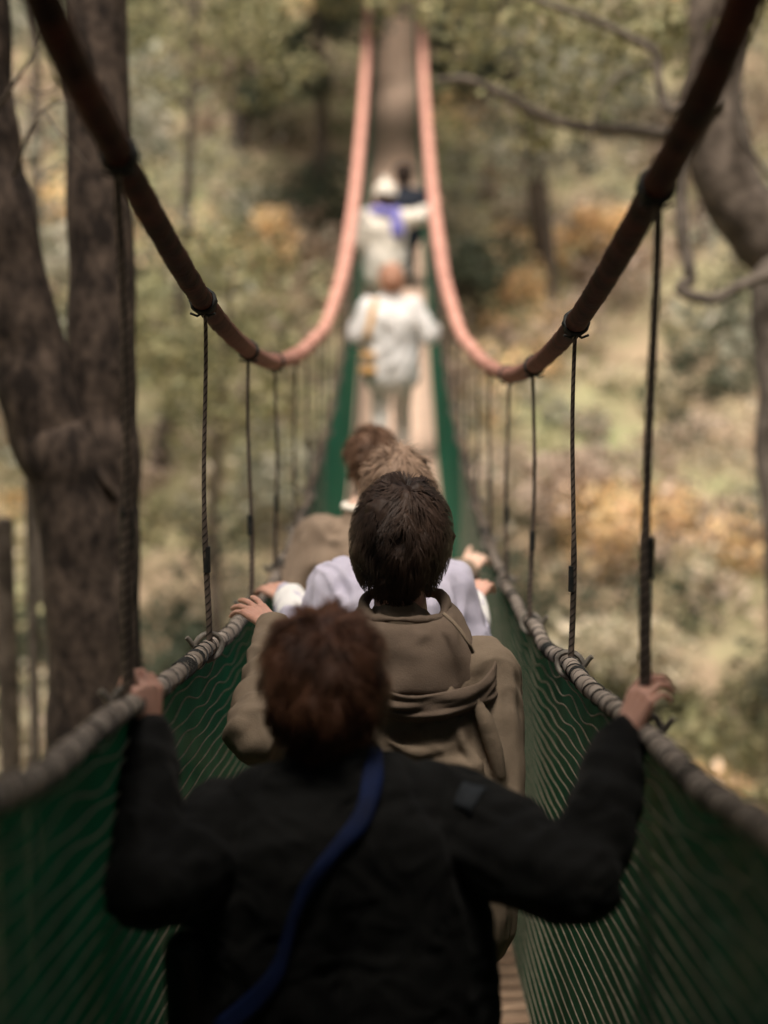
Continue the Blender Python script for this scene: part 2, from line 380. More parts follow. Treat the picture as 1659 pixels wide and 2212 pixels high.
def nz(sc, de):
    q = n.nodes.new('ShaderNodeTexNoise'); q.inputs['Scale'].default_value = sc; q.inputs['Detail'].default_value = de; q.inputs['Roughness'].default_value = .7; n.links.new(tc.outputs['Object'], q.inputs[0]); return q
n1, n2 = nz(2.2, 8), nz(.45, 4)
r1 = n.nodes.new('ShaderNodeValToRGB'); e = r1.color_ramp.elements
e[0].position = .30; e[0].color = (.05, .042, .03, 1); e[1].position = .7; e[1].color = (.52, .44, .36, 1)
for p_, c_ in ((.42, (.25, .22, .165, 1)), (.52, (.38, .32, .26, 1)), (.6, (.39, .345, .26, 1))):
    q = e.new(p_); q.color = c_
r2 = n.nodes.new('ShaderNodeValToRGB'); r2.color_ramp.elements[0].position = .4; r2.color_ramp.elements[0].color = (.75, .9, .62, 1); r2.color_ramp.elements[1].position = .62; r2.color_ramp.elements[1].color = (1.05, .95, .82, 1)
mx = n.nodes.new('ShaderNodeMix'); mx.data_type = 'RGBA'; mx.blend_type = 'MULTIPLY'; mx.inputs[0].default_value = 1
n.links.new(n1.outputs[0], r1.inputs[0]); n.links.new(n2.outputs[0], r2.inputs[0]); n.links.new(r1.outputs[0], mx.inputs[6]); n.links.new(r2.outputs[0], mx.inputs[7]); n.links.new(mx.outputs[2], b.inputs['Base Color'])
g = link('ground', mesh_np('ground', V, F), gm); tag(g, 'steep forest hillside and gully floor covered in dry leaf litter', 'ground', kind='structure')

# ---------------------------------------------------------------- foliage
PAL = {
 'olive': [(.12, .12, .045), (.18, .175, .065), (.085, .09, .04), (.23, .205, .09)],
 'dark': [(.045, .06, .034), (.06, .08, .045), (.085, .10, .055)],
 'ochre': [(.46, .30, .10), (.56, .38, .15), (.36, .25, .09), (.52, .40, .20), (.60, .42, .26)],
 'straw': [(.33, .275, .18), (.28, .25, .15), (.38, .32, .23), (.22, .205, .12)],
 'brown': [(.24, .175, .125), (.32, .24, .18), (.17, .125, .09), (.38, .29, .225)],
 'sage': [(.17, .175, .125), (.22, .22, .16), (.12, .13, .09), (.27, .25, .19)],
 'canopy': [(.03, .045, .015), (.045, .06, .02), (.02, .032, .012)],
}
def leaves(C, size, pal, droop=.2, seed=0, aspect=.55):
    rng = np.random.default_rng(seed); n = len(C); C = np.asarray(C)
    a = rng.normal(size=(n, 3)); a[:, 2] -= droop; a /= np.linalg.norm(a, axis=1)[:, None]
    b = np.cross(a, rng.normal(size=(n, 3))); b /= np.linalg.norm(b, axis=1)[:, None]
    sz = size*rng.uniform(.55, 1.35, size=(n, 1))
    c = np.cross(a, b)
    V = np.stack([C-a*sz*.5, C+b*sz*aspect*.5+c*sz*.08, C+a*sz*.5, C-b*sz*aspect*.5+c*sz*.08], 1).reshape(-1, 3)
    F = np.arange(4*n).reshape(-1, 4)
    p = np.array(PAL[pal])*(1.0 if pal == 'canopy' else 1.45 if pal == 'dark' else 2.05); p = p*.68 + p.mean(1, keepdims=True)*.32*np.array([1.04, 1, .94]); col = p[rng.integers(0, len(p), n)]*rng.uniform(.75, 1.3, size=(n, 1))
    return V, F, np.repeat(col, 4, axis=0)
def blob_points(c, rad, n, rng, hollow=.35):
    d = rng.normal(size=(n, 3)); d /= np.linalg.norm(d, axis=1)[:, None]
    r = rng.uniform(hollow**3, 1, size=(n, 1))**(1/3)
    return np.asarray(c) + d*r*np.asarray(rad)
def leaf_mesh(name, parts, parent=None):
    Vs, Fs, Cs, k = [], [], [], 0
    for V, F, C in parts:
        Vs.append(V); Fs.append(F+k); Cs.append(C); k += len(V)
    me = mesh_np(name, np.vstack(Vs), np.vstack(Fs), np.vstack(Cs))
    return link(name, me, M['leaf'], parent, smooth=False)
def wob(P, amp, seed):
    return [Vector(p) + Vector((noise.noise(Vector((i*.2, seed, 0))), noise.noise(Vector((i*.2, seed, 7))), 0))*amp for i, p in enumerate(P)]
def trunk_tube(m, pts, r0, r1, k=8, n=12, rough=.06, seed=0, flare=0):
    P = catmull(pts, k); N = len(P); f = np.linspace(0, 1, N)
    r = r0 + (r1-r0)*f + flare*r0*np.exp(-f*9)
    r = r*np.array([1+rough*noise.noise(Vector((i*.22, seed*3.1, 0))) for i in range(N)])
    P = wob(P, r0*.12, seed); m.tube(P, r, n)
    return P
def ground_pt(px, py, d):
    p = W(px, py, d); return Vector((p.x, p.y, GZ(p.x, p.y)))

def tree(name, label, px, d, h, r, lean, pal, bark, crown, nleaf, lsize, seed, group='trees on the far hillside', limbs=5, cat='tree', blobs=None):
    """trunk with limbs plus a crown of clumps; crown=(centre height fraction, horizontal radius, vertical radius)"""
    rng = np.random.default_rng(seed); rnd = random.Random(seed)
    p = W(px, 900, d); x, y = p.x, p.y; z = GZ(x, y)-.25
    t = thing(name, label, cat, (x, y, z), group)
    m = MB(); base = Vector((x, y, z)); tip = base + Vector((lean[0], lean[1], h))
    mid = base.lerp(tip, .5) + Vector((rnd.uniform(-.2, .2), rnd.uniform(-.2, .2), 0))*h*.12
    P = trunk_tube(m, [base, base.lerp(mid, .5)+Vector((.05, 0, 0)), mid, mid.lerp(tip, .5), tip], r, r*.35, seed=seed, flare=.5)
    ends = [tip]
    for i in range(limbs):
        f = rnd.uniform(.45, .95); q = P[int(f*(len(P)-1))]; a = rnd.uniform(0, 6.28); L = crown[1]*rnd.uniform(.6, 1.1)
        e = q + Vector((math.cos(a)*L, math.sin(a)*L, L*rnd.uniform(.1, .7)))
        trunk_tube(m, [q, q.lerp(e, .5)+Vector((0, 0, .08*L)), e], r*.42*(1.2-f*.5), r*.10, 5, 8, seed=seed+i)
        ends.append(e); ends.append(q.lerp(e, .6))
    m.build('trunk', M[bark], t)
    parts = []; cc = base.lerp(tip, crown[0]); nb = len(ends)*2
    for i in range(nb):
        c = ends[i % len(ends)] if i < len(ends) else cc + Vector((rng.uniform(-1, 1)*crown[1], rng.uniform(-1, 1)*crown[1], rng.uniform(-1, 1)*crown[2]))
        rr = crown[1]*rng.uniform(.22, .5)
        parts.append(leaves(blob_points(c, (rr, rr, rr*.7), nleaf//nb, rng), lsize, pal, seed=seed*7+i))
    leaf_mesh('crown', parts, t)
    return t

def shrub(label, px, d, w_, h, pal, n_, ls, seed, lift=0):
    rng = np.random.default_rng(seed); rnd = random.Random(seed)
    p = W(px, 900, d); x, y = p.x, p.y; z = GZ(x, y)-.05+lift
    t = thing('shrub', label, 'shrub', (x, y, z), 'shrubs on the hillside')
    m = MB(); parts = []
    nb = 9
    for i in range(nb):
        a = rnd.uniform(0, 6.28); rad = w_*.5*math.sqrt(rnd.random()); e = Vector((x+math.cos(a)*rad, y+math.sin(a)*rad, z+h*rnd.uniform(.35, 1)))
        trunk_tube(m, [Vector((x, y, z)), Vector((x, y, z)).lerp(e, .5)+Vector((0, 0, .1)), e], .025, .008, 4, 6, seed=seed+i)
        rr = w_*rnd.uniform(.16, .30)
        parts.append(leaves(blob_points(e, (rr, rr, rr*.75), n_//nb, rng, .2), ls, pal, seed=seed*13+i))
    m.build('stem', M['bark_grey'], t)
    leaf_mesh('foliage', parts, t)

# undergrowth on the slope: one mass nobody could count
parts = []; rng = np.random.default_rng(3)
for i in range(2700):
    x = rng.uniform(-9, 9) if i < 2100 else rng.choice([-1, 1])*rng.uniform(9, 20); y = rng.uniform(11, 37)
    if abs(x) < .9 and y > 26: continue
    v = noise.noise(Vector((x*.28, y*.28, 9.0))); v2 = noise.noise(Vector((x*.3, y*.3, 30.0)))
    v += rng.normal()*.13; v2 += rng.normal()*.08; pal = 'olive' if v > .22 else 'sage' if v > .02 else 'brown' if v > -.28 else 'straw'
    if v2 > .42: pal = 'ochre'
    if v2 < -.26: pal = 'dark'
    rr = rng.uniform(.22, .7); z = GZ(x, y) + rr*.35
    if abs(x) < 1.4 and z+rr > float(ZD(y))-.2: continue
    parts.append(leaves(blob_points((x, y, z), (rr, rr, rr*.75), int(110*rr/.5), rng, .1), rng.uniform(.07, .17), pal, seed=100+i))
u = leaf_mesh('undergrowth', parts); tag(u, 'tangled low undergrowth and dry leaves covering the hillside', 'undergrowth', kind='stuff')

# ---- forked tree close on the left
t = thing('forked_tree', 'big dark mottled trunk forking into two stems beside the bridge', 'tree', tuple(ground_pt(225, 1500, 6.2)))
m = MB(); dT = 6.2
base = ground_pt(225, 1900, dT); base.z -= .3
fk = W(212, 1130, dT)
P = [base, W(220, 2100, dT), W(212, 1600, dT), W(203, 1330, dT), fk, W(213, 1000, dT)]
trunk_tube(m, P, .235, .13, 10, 20, .08, 1, .3)
trunk_tube(m, [W(216, 1700, dT), W(222, 1400, dT), W(224, 1080, dT), W(220, 850, dT), W(217, 500, dT), W(208, 100, dT), W(200, -400, dT), W(190, -1100, dT), W(160, -2000, dT)], .155, .10, 10, 18, .08, 2)
trunk_tube(m, [W(214, 1720, dT-.02), W(196, 1400, dT-.05), W(152, 1060, dT-.1), W(95, 900, dT-.12), W(45, 700, dT-.14), W(-15, 420, dT-.18), W(-50, 150, dT-.2), W(-90, -300, dT-.3), W(-260, -1200, dT-.5)], .165, .12, 10, 18, .08, 3)
m.tube(catmull([W(185, 900, dT-.15), W(198, 985, dT-.17), W(222, 1035, dT-.17), W(246, 1065, dT-.14)], 6), .018, 8)
m.build('trunk', M['bark'], t)
m = MB()
for a, bb, r in (((30, 380), [(70, 270), (115, 225), (165, 215)], .007), ((-20, 260), [(30, 180), (70, 120), (95, 60)], .008), ((95, 240), [(130, 290), (160, 320), (190, 360)], .005), ((60, 190), [(85, 200), (120, 190), (150, 150)], .005)):
    m.tube(catmull([W(*a, dT-.5)] + [W(*q, dT-.6) for q in bb], 6), np.linspace(r, r*.4, 6*len(bb)+1), 6)
m.build('twig', M['bark_brown'], t)
rng = np.random.default_rng(11); parts = []
top = W(190, -1100, dT)
for i in range(110):  # crown stretched out of view, added to shade the near span
    c = (rng.uniform(-7, 3), rng.uniform(-10, .1), rng.uniform(11.0, 16)) if i < 74 else (rng.uniform(-8, -2.7), rng.uniform(0, 6), rng.uniform(11.5, 16))
    parts.append(leaves(blob_points(c, (1.2, 1.2, .7), 300, rng), .30, 'canopy', seed=500+i))
for i in range(64):      # unseen foliage added to block sky light from behind and the side
    if i < 34: c = (rng.uniform(-7, 7), rng.uniform(-9, -5), rng.uniform(6.5, 12))
    else: c = (rng.uniform(-6, -3), rng.uniform(-5, 4), rng.uniform(6.5, 11.5))
    parts.append(leaves(blob_points(c, (1.1, 1.1, .9), 260, rng), .30, 'canopy', seed=2500+i))
leaf_mesh('crown', parts, t)

# ---- big leaning tree on the right with looping branches
t = thing('leaning_tree', 'thick grey brown leaning trunk with bare looping branches hanging over the slope', 'tree', tuple(ground_pt(1800, 1500, 9.5)))
m = MB(); d9 = 9.5
base = ground_pt(1900, 1500, d9); base.z -= .2
trunk_tube(m, [base, W(1860, 900, d9), W(1760, 640, d9), W(1650, 500, d9), W(1575, 400, d9), W(1540, 200, d9), W(1560, -100, d9), W(1640, -700, d9)], .25, .15, 9, 16, .08, 5)
m.build('trunk', M['bark_brown'], t)
m = MB()
def branch(pts, d, r0, r1, n=8, seed=0):
    P = catmull([W(px, py, d+(dd if False else 0)) for px, py in pts], 7)
    m.tube(wob(P, r0*.5, seed), np.linspace(r0, r1, len(P)), n)
branch([(1475, 300), (1468, 430), (1482, 540), (1490, 600), (1470, 622), (1500, 642), (1545, 645), (1590, 622), (1640, 600), (1700, 585)], 9.0, .042, .03, 9, 2)
branch([(1700, 560), (1655, 600), (1648, 700), (1652, 800), (1660, 1000), (1675, 1300)], 9.2, .075, .05, 10, 3)
branch([(1560, 220), (1490, 235), (1440, 235), (1425, 180), (1412, 112), (1340, 70), (1250, 30), (1160, 0), (1060, -60)], 9.3, .034, .016, 8, 4)
branch([(1540, 330), (1470, 300), (1400, 285), (1310, 278), (1240, 272), (1160, 245), (1090, 205), (1010, 172), (940, 175)], 10.5, .055, .022, 8, 6)
branch([(1600, 200), (1600, 290), (1640, 350), (1700, 420)], 9.2, .025, .012, 7, 8)
branch([(1420, 130), (1330, 170), (1290, 240), (1270, 330)], 9.6, .014, .007, 6, 9)
m.build('limb', M['bark_grey'], t)
rng = np.random.default_rng(12); parts = []
for (px, py, d, rr, n_) in ((1230, 120, 10.6, .34, 130), (1130, 190, 10.8, .30, 120), (1330, 150, 10.3, .30, 110), (1380, 60, 9.8, .30, 120), (1480, 90, 9.9, .35, 140), (1190, 20, 10.4, .35, 150), (1080, 40, 11, .35, 140), (1270, 250, 11, .2, 60), (1150, 290, 11, .18, 50), (980, 10, 11, .3, 130), (1300, -40, 10, .5, 200), (1560, 20, 9.6, .4, 150), (1010, 110, 11.4, .22, 70), (860, -50, 12, .40, 200)):
    parts.append(leaves(blob_points(W(px, py, d), (rr, rr, rr*.8), n_, rng), .085, 'olive', seed=900+int(px)))
leaf_mesh('foliage', parts, t)
parts = []; top = W(1640, -700, d9)
for i in range(100):  # overhead clumps out of view, added to keep light off the near end
    c = (rng.uniform(-2, 7), rng.uniform(-10, .1), rng.uniform(11.0, 16)) if i < 70 else (rng.uniform(3.4, 8), rng.uniform(1, 7.5), rng.uniform(11.5, 16))
    parts.append(leaves(blob_points(c, (1.2, 1.2, .7), 300, rng), .30, 'canopy', seed=700+i))
for i in range(30):  # unseen side foliage added to block the sky
    parts.append(leaves(blob_points((rng.uniform(3, 6), rng.uniform(-5, 4.5), rng.uniform(6.5, 11.5)), (1.1, 1.1, .9), 260, rng), .30, 'canopy', seed=2600+i))
leaf_mesh('crown', parts, t)

# ---- pale saplings low on the left
for i, (px0, px1, d, r, lab) in enumerate(((38, 62, 9.5, .05, 'pale straight sapling nearest the picture edge behind the forked trunk'), (-6, 8, 8.6, .085, 'dark broken stump of a sapling beside the pale stems behind the forked trunk'), (88, 96, 10.5, .035, 'thin pale sapling tight against the forked trunk'))):
    b0 = ground_pt(px0, 1500, d); b0.z -= .2
    tt = thing('sapling', lab, 'sapling', tuple(b0), 'saplings behind the forked trunk')
    m = MB(); topy = 1120 if i == 1 else 900 if i == 0 else 1000
    P = trunk_tube(m, [b0, b0.lerp(W(px1, topy, d), .5), W(px1, topy, d)], r, r*.6, 12, 10, .08, i)
    m.build('trunk', M['bark_brown'] if i == 1 else M['bark_grey'], tt)
    if i != 1:
        rng = np.random.default_rng(40+i); e = P[-1]; parts = []
        m = MB()
        for q in range(5):
            v = Vector((rng.uniform(-.35, .2), rng.uniform(-.3, .5), rng.uniform(.05, .5)))
            m.tube(catmull([e, e+v*.5+Vector((0, 0, .05)), e+v], 4), np.linspace(r*.4, .005, 9), 6)
            parts.append(leaves(blob_points(e+v, (.2, .2, .16), 60, rng), .09, 'sage', seed=40+q+10*i))
        m.build('branch', M['bark_grey'], tt); leaf_mesh('crown', parts, tt)

# ---- hillside trees and shrubs
T = [
 ('slender_tree', 'slender dark leaning tree just clear of the rusty cable on the forked trunk side', 440, 17, 5.2, .075, (.30, .2), 'olive', 'bark_brown', (.8, 1.3, .9), 2600, .12, 21),
 ('grey_tree', 'pale grey forked tree with sparse yellow green crown', 330, 21, 6.5, .10, (.7, 0), 'olive', 'bark_grey', (.75, 1.5, 1.2), 3000, .13, 22),
 ('evergreen_tree', 'dark green bushy tree close beside the far end of the bridge', 690, 27, 4.6, .11, (-.1, 0), 'dark', 'bark_brown', (.62, 1.1, 1.2), 4200, .13, 23),
 ('yellow_tree', 'yellow green leafy tree high on the hillside', 520, 28, 6.2, .12, (.2, 0), 'olive', 'bark_grey', (.75, 2.0, 1.4), 5000, .15, 24),
 ('round_tree', 'olive green round crowned tree at the top of the slope beside the deck end', 985, 33, 6.0, .12, (-.4, 0), 'olive', 'bark_brown', (.72, 1.9, 1.3), 4600, .15, 25),
 ('brown_tree', 'thin leafed brownish tree in the middle of the slope', 1190, 24, 4.4, .07, (-.4, 0), 'sage', 'bark_grey', (.75, 1.2, 1.0), 2200, .12, 26),
 ('mossy_tree', 'tall olive tree behind the thick leaning trunk', 1500, 26, 8.0, .13, (.2, 0), 'olive', 'bark_brown', (.75, 2.0, 1.6), 4500, .15, 27),
 ('dark_tree', 'dark stemmed tree against the outer edge behind the hanging branches', 1720, 15, 7.0, .10, (-.1, 0), 'sage', 'bark_brown', (.8, 1.5, 1.2), 2600, .13, 28),
 ('tall_tree', 'tall pale leafed tree behind the twin stems', 60, 19, 8.0, .11, (.3, 0), 'sage', 'bark_grey', (.7, 1.9, 1.8), 4200, .14, 29),
 ('crest_tree', 'broad green tree on the crest above the bridge end', 800, 38, 6.5, .15, (0, 0), 'olive', 'bark_brown', (.7, 2.6, 1.6), 5000, .18, 30),
]
for a in T: tree(*a)
ov = tree('overhanging_tree', 'leafy tree whose branches droop over the far top end of the bridge', 1175, 25.5, 9.0, .13, (-1.6, -.6), 'olive', 'bark_brown', (.8, 1.5, 1.0), 1500, .14, 33, limbs=4)
rng = np.random.default_rng(77); parts = []
for i in range(70):
    y_ = rng.uniform(21, 33); c = (rng.uniform(-2, 2), y_, rng.uniform(13.0, 14.8) + max(0, y_-25)*.55); parts.append(leaves(blob_points(c, (.9, .9, .5), 170, rng), .24, 'olive', seed=1700+i))
for px, py, d, rr, n_ in ((790, -30, 23, .3, 110), (812, 60, 22.6, .10, 22), (740, 0, 23, .4, 130), (1000, 0, 23.5, .45, 150), (900, -60, 23.5, .4, 120)):
    parts.append(leaves(blob_points(W(px, py, d), (rr, rr, rr*.8), n_, rng), .13, 'olive', seed=1800+px))
leaf_mesh('drooping_foliage', parts, ov)
SH = [
 ('bright ochre shrub glowing below the looping branch', 1450, 19.5, 2.0, .85, 'ochre', 1500, .13, 51),
 ('pale straw shrub low down behind the second hanger', 1310, 17.5, 1.7, .8, 'straw', 1200, .13, 52),
 ('dark bush in the shadow beside the far rusty cable', 1015, 24.0, 1.5, 1.3, 'dark', 1700, .12, 53),
 ('dark hollow bush halfway up the slope under the long branch', 1020, 29.0, 1.4, 1.5, 'dark', 1600, .13, 54),
 ('golden shrub among grey stems above the green net', 560, 18.0, 1.6, .9, 'straw', 1100, .12, 55),
 ('dark green bush against the forked trunk', 370, 17.5, 1.2, .9, 'dark', 1300, .11, 56),
 ('grey green shrub between the cable and the deck', 650, 20.5, 1.8, 1.2, 'sage', 1500, .12, 57),
 ('rusty brown shrub under the thin brownish tree', 1160, 20.5, 1.8, 1.0, 'brown', 1300, .13, 58),
 ('small orange brown shrub on the upper slope', 1255, 25.5, 1.4, .8, 'ochre', 800, .13, 59),
 ('green leafy bush at the outer edge below the hanging stem', 1640, 14.5, 1.3, .9, 'olive', 1400, .10, 60),
 ('shady green bush against the foot of the forked trunk', 60, 12.0, 1.2, .8, 'dark', 1300, .10, 61),
 ('yellowing shrub high between the two cables', 540, 24.0, 1.5, 1.0, 'ochre', 700, .13, 62),
]
for a in SH: shrub(*a)

# ---------------------------------------------------------------- people
def capsule(m, a, b, ra, rb, n=14, k=5):
    a, b = Vector(a), Vector(b); ax = b-a; L = ax.length
    if L < 1e-6: ax = Vector((0, 0, 1)); L = 1e-6; b = a+ax*L
    ax = ax/L
    P, R = [], []
    for i in range(k): t = i/k*math.pi/2; P.append(a-ax*ra*math.cos(t)); R.append(max(ra*math.sin(t), ra*.02))
    for i in range(4): f = i/3; P.append(a+ax*L*f); R.append(ra+(rb-ra)*f)
    for i in range(1, k+1): t = i/k*math.pi/2; P.append(b+ax*rb*math.sin(t)); R.append(max(rb*math.cos(t), rb*.02))
    # drop near duplicate axis points so tangents stay well defined
    tangent = np.array(ax); ref = np.array([0, 0, 1.0]) if abs(ax.z) < .9 else np.array([1.0, 0, 0])
    A = np.cross(tangent, ref); A /= np.linalg.norm(A); B = np.cross(A, tangent)
    th = np.arange(n)/n*2*np.pi
    PP = np.array([tuple(p) for p in P]); RR = np.array(R)
    V = PP[:, None, :] + RR[:, None, None]*(A*np.cos(th)[:, None]+B*np.sin(th)[:, None])[None]
    V = V.reshape(-1, 3); F = []
    for i in range(len(P)-1):
        for j in range(n): F.append([i*n+j, i*n+(j+1) % n, (i+1)*n+(j+1) % n, (i+1)*n+j])
    m.add(V, F)
    N = len(P)
    for e in (0, N-1):
        c = PP[e]; VV = np.vstack([V[e*n:(e+1)*n], c[None]]); FF = []
        for q in range(0, n, 2):
            f_ = [q, (q+1) % n, (q+2) % n, n]
            FF.append(f_ if e else f_[::-1])
        m.add(VV, FF)
def chain(m, pts, rads, n=14):
    for i in range(len(pts)-1): capsule(m, pts[i], pts[i+1], rads[i], rads[i+1], n)
def ellipsoid(m, c, rx, ry, rz, rot=None, n=20, k=14):
    V = []
    for i in range(k+1):
        t = max(.02, min(math.pi-.02, i/k*math.pi))
        for j in range(n):
            p = j/n*2*math.pi; v = Vector((rx*math.sin(t)*math.cos(p), ry*math.sin(t)*math.sin(p), rz*math.cos(t)))
            if rot is not None: v = rot @ v
            V.append(tuple(Vector(c)+v))
    F = []
    for i in range(k):
        for j in range(n): F.append([i*n+j, (i+1)*n+j, (i+1)*n+(j+1) % n, i*n+(j+1) % n])
    m.add(V, F)
    for e in (0, k):
        ring = np.array(V[e*n:(e+1)*n]); VV = np.vstack([ring, ring.mean(0)[None]]); FF = []
        for q in range(0, n, 2):
            f_ = [q, (q+1) % n, (q+2) % n, n]; FF.append(f_[::-1] if e else f_)
        m.add(VV, FF)

def fuse(name, m, voxel, smooth, material, parent, disp=None, factor=.5):
    """union of all solids as one continuous surface"""
    me = mesh_np(name+'_raw', np.vstack(m.v), np.vstack(m.f))
    bm = bmesh.new(); bm.from_mesh(me); bmesh.ops.remove_doubles(bm, verts=bm.verts, dist=1e-5); bmesh.ops.recalc_face_normals(bm, faces=bm.faces); bm.to_mesh(me); bm.free()
    o = bpy.data.objects.new(name+'_raw', me); COL.objects.link(o)
    r = o.modifiers.new('r', 'REMESH'); r.mode = 'VOXEL'; r.voxel_size = voxel; r.adaptivity = 0
    if smooth:
        q = o.modifiers.new('s', 'SMOOTH'); q.iterations = smooth; q.factor = factor
    dg = bpy.context.evaluated_depsgraph_get(); ev = o.evaluated_get(dg)
    out = bpy.data.meshes.new_from_object(ev); out.name = name
    bpy.data.objects.remove(o); bpy.data.meshes.remove(me)
    if disp:
        n_ = len(out.vertices); co_ = np.empty(n_*3, np.float32); out.vertices.foreach_get('co', co_); no_ = np.empty(n_*3, np.float32); out.vertex_normals.foreach_get('vector', no_)
        co_ = co_.reshape(-1, 3); no_ = no_.reshape(-1, 3)
        d = np.array([disp(Vector(c), Vector(nn)) for c, nn in zip(co_.tolist(), no_.tolist())], np.float32)
        out.vertices.foreach_set('co', (co_+no_*d[:, None]).ravel()); out.update()
    return link(name, out, material, parent)

def rnoise(v): return 1-2*abs(noise.noise(v))
def folds(amp, sc, seed, stretch=(1, 1, .45)):
    o3 = Vector((seed*3.3, seed*1.7, seed*5.1))
    def f(c, n):
        p = Vector((c.x*stretch[0]*sc, c.y*stretch[1]*sc, c.z*stretch[2]*sc)) + o3
        wv = Vector((noise.noise(p*.6), noise.noise(p*.6+Vector((9, 0, 0))), noise.noise(p*.6+Vector((0, 9, 0)))))*1.2
        return amp*(.7*rnoise(p+wv) + .45*noise.noise(p*2.3+wv) - .25)
    return f

FWD, UPW, RTW = Vector((0, 1, 0)), Vector((0, 0, 1)), Vector((1, 0, 0))

def hand_solids(m, wrist, knuck, back, side, size, curl, spread=.10, thumb_out=.6, thumb_fwd=.5):
    """palm from the wrist to the knuckles, four fingers curling away from the back of the hand, thumb from the side of the palm.
    side=+1 when the thumb lies along +lateral (dir x back)"""
    wrist, knuck = Vector(wrist), Vector(knuck); di = (knuck-wrist).normalized()
    back = (back - di*back.dot(di)).normalized(); lat = di.cross(back).normalized()*side
    k = size/.18; L = size*.5
    kn = wrist + di*L
    off = [.030, .0105, -.0095, -.028]; back_off = [-.004, .001, 0, -.007]
    flen = [.068, .077, .071, .055]; fr = [.0078, .008, .0076, .0066]
    roots = []
    for i in range(4):
        r0 = kn + lat*off[i]*k + di*back_off[i]*k; roots.append(r0)
        capsule(m, wrist + lat*off[i]*.55*k + di*.01*k, r0, .0125*k, .0098*k)
    capsule(m, wrist-di*.015*k, wrist+di*.02*k, .0215*k, .02*k)
    capsule(m, wrist+lat*.014*k+di*.03*k-back*.006*k, wrist+lat*.022*k+di*.055*k-back*.006*k, .016*k, .013*k)
    for i in range(4):
        d = (di + lat*spread*(1.5-i)*.6).normalized(); p = roots[i]; a = 0; pts = [p]
        c = curl[i] if isinstance(curl[0], (tuple, list)) else curl
        for sgm, (fl, ca) in enumerate(zip((.46, .31, .23), c)):
            a += ca
            v = d*math.cos(a) - back*math.sin(a)
            p = p + v*flen[i]*k*fl; pts.append(p)
        chain(m, pts, [fr[i]*1.08*k, fr[i]*k, fr[i]*.93*k, fr[i]*.8*k], 10)
    t0 = wrist + lat*.020*k + di*.022*k - back*.006*k
    td = (lat*thumb_out + di*thumb_fwd - back*.45).normalized()
    t1 = t0 + td*.034*k; td2 = (td + di*.45 - back*.25).normalized(); t2 = t1+td2*.027*k; t3 = t2+(td2+di*.2).normalized()*.021*k
    chain(m, [t0, t1, t2, t3], [.0135*k, .0098*k, .0088*k, .0072*k], 10)

def headframe(yaw=0, pitch=0, roll=0):
    return (Matrix.Rotation(yaw, 3, 'Z') @ Matrix.Rotation(pitch, 3, 'X') @ Matrix.Rotation(roll, 3, 'Y'))

def head_solids(m, c, h, Rm):
    """head of height h centred on c; local +Y is the face"""
    k = h/.225
    T = lambda x, y, z: c + Rm @ Vector((x*k, y*k, z*k))
    ellipsoid(m, T(0, -.008, .028), .074*k, .092*k, .085*k, Rm)
    ellipsoid(m, T(0, .030, -.030), .058*k, .058*k, .078*k, Rm)
    ellipsoid(m, T(0, .062, -.088), .026*k, .020*k, .020*k, Rm)
    capsule(m, T(0, .088, .004), T(0, .108, -.030), .007*k, .012*k, 10)
    capsule(m, T(-.012, .088, -.062), T(.012, .088, -.062), .008*k, .008*k, 10)
    for s in (-1, 1):
        capsule(m, T(s*.012, .083, .014), T(s*.046, .074, .014), .010*k, .009*k, 10)
        ellipsoid(m, T(s*.077, -.004, -.008), .008*k, .019*k, .031*k, Rm @ Matrix.Rotation(s*.3, 3, 'Z'), 12, 8)
        capsule(m, T(s*.080, -.010, .018), T(s*.083, -.020, -.002), .005*k, .005*k, 8)

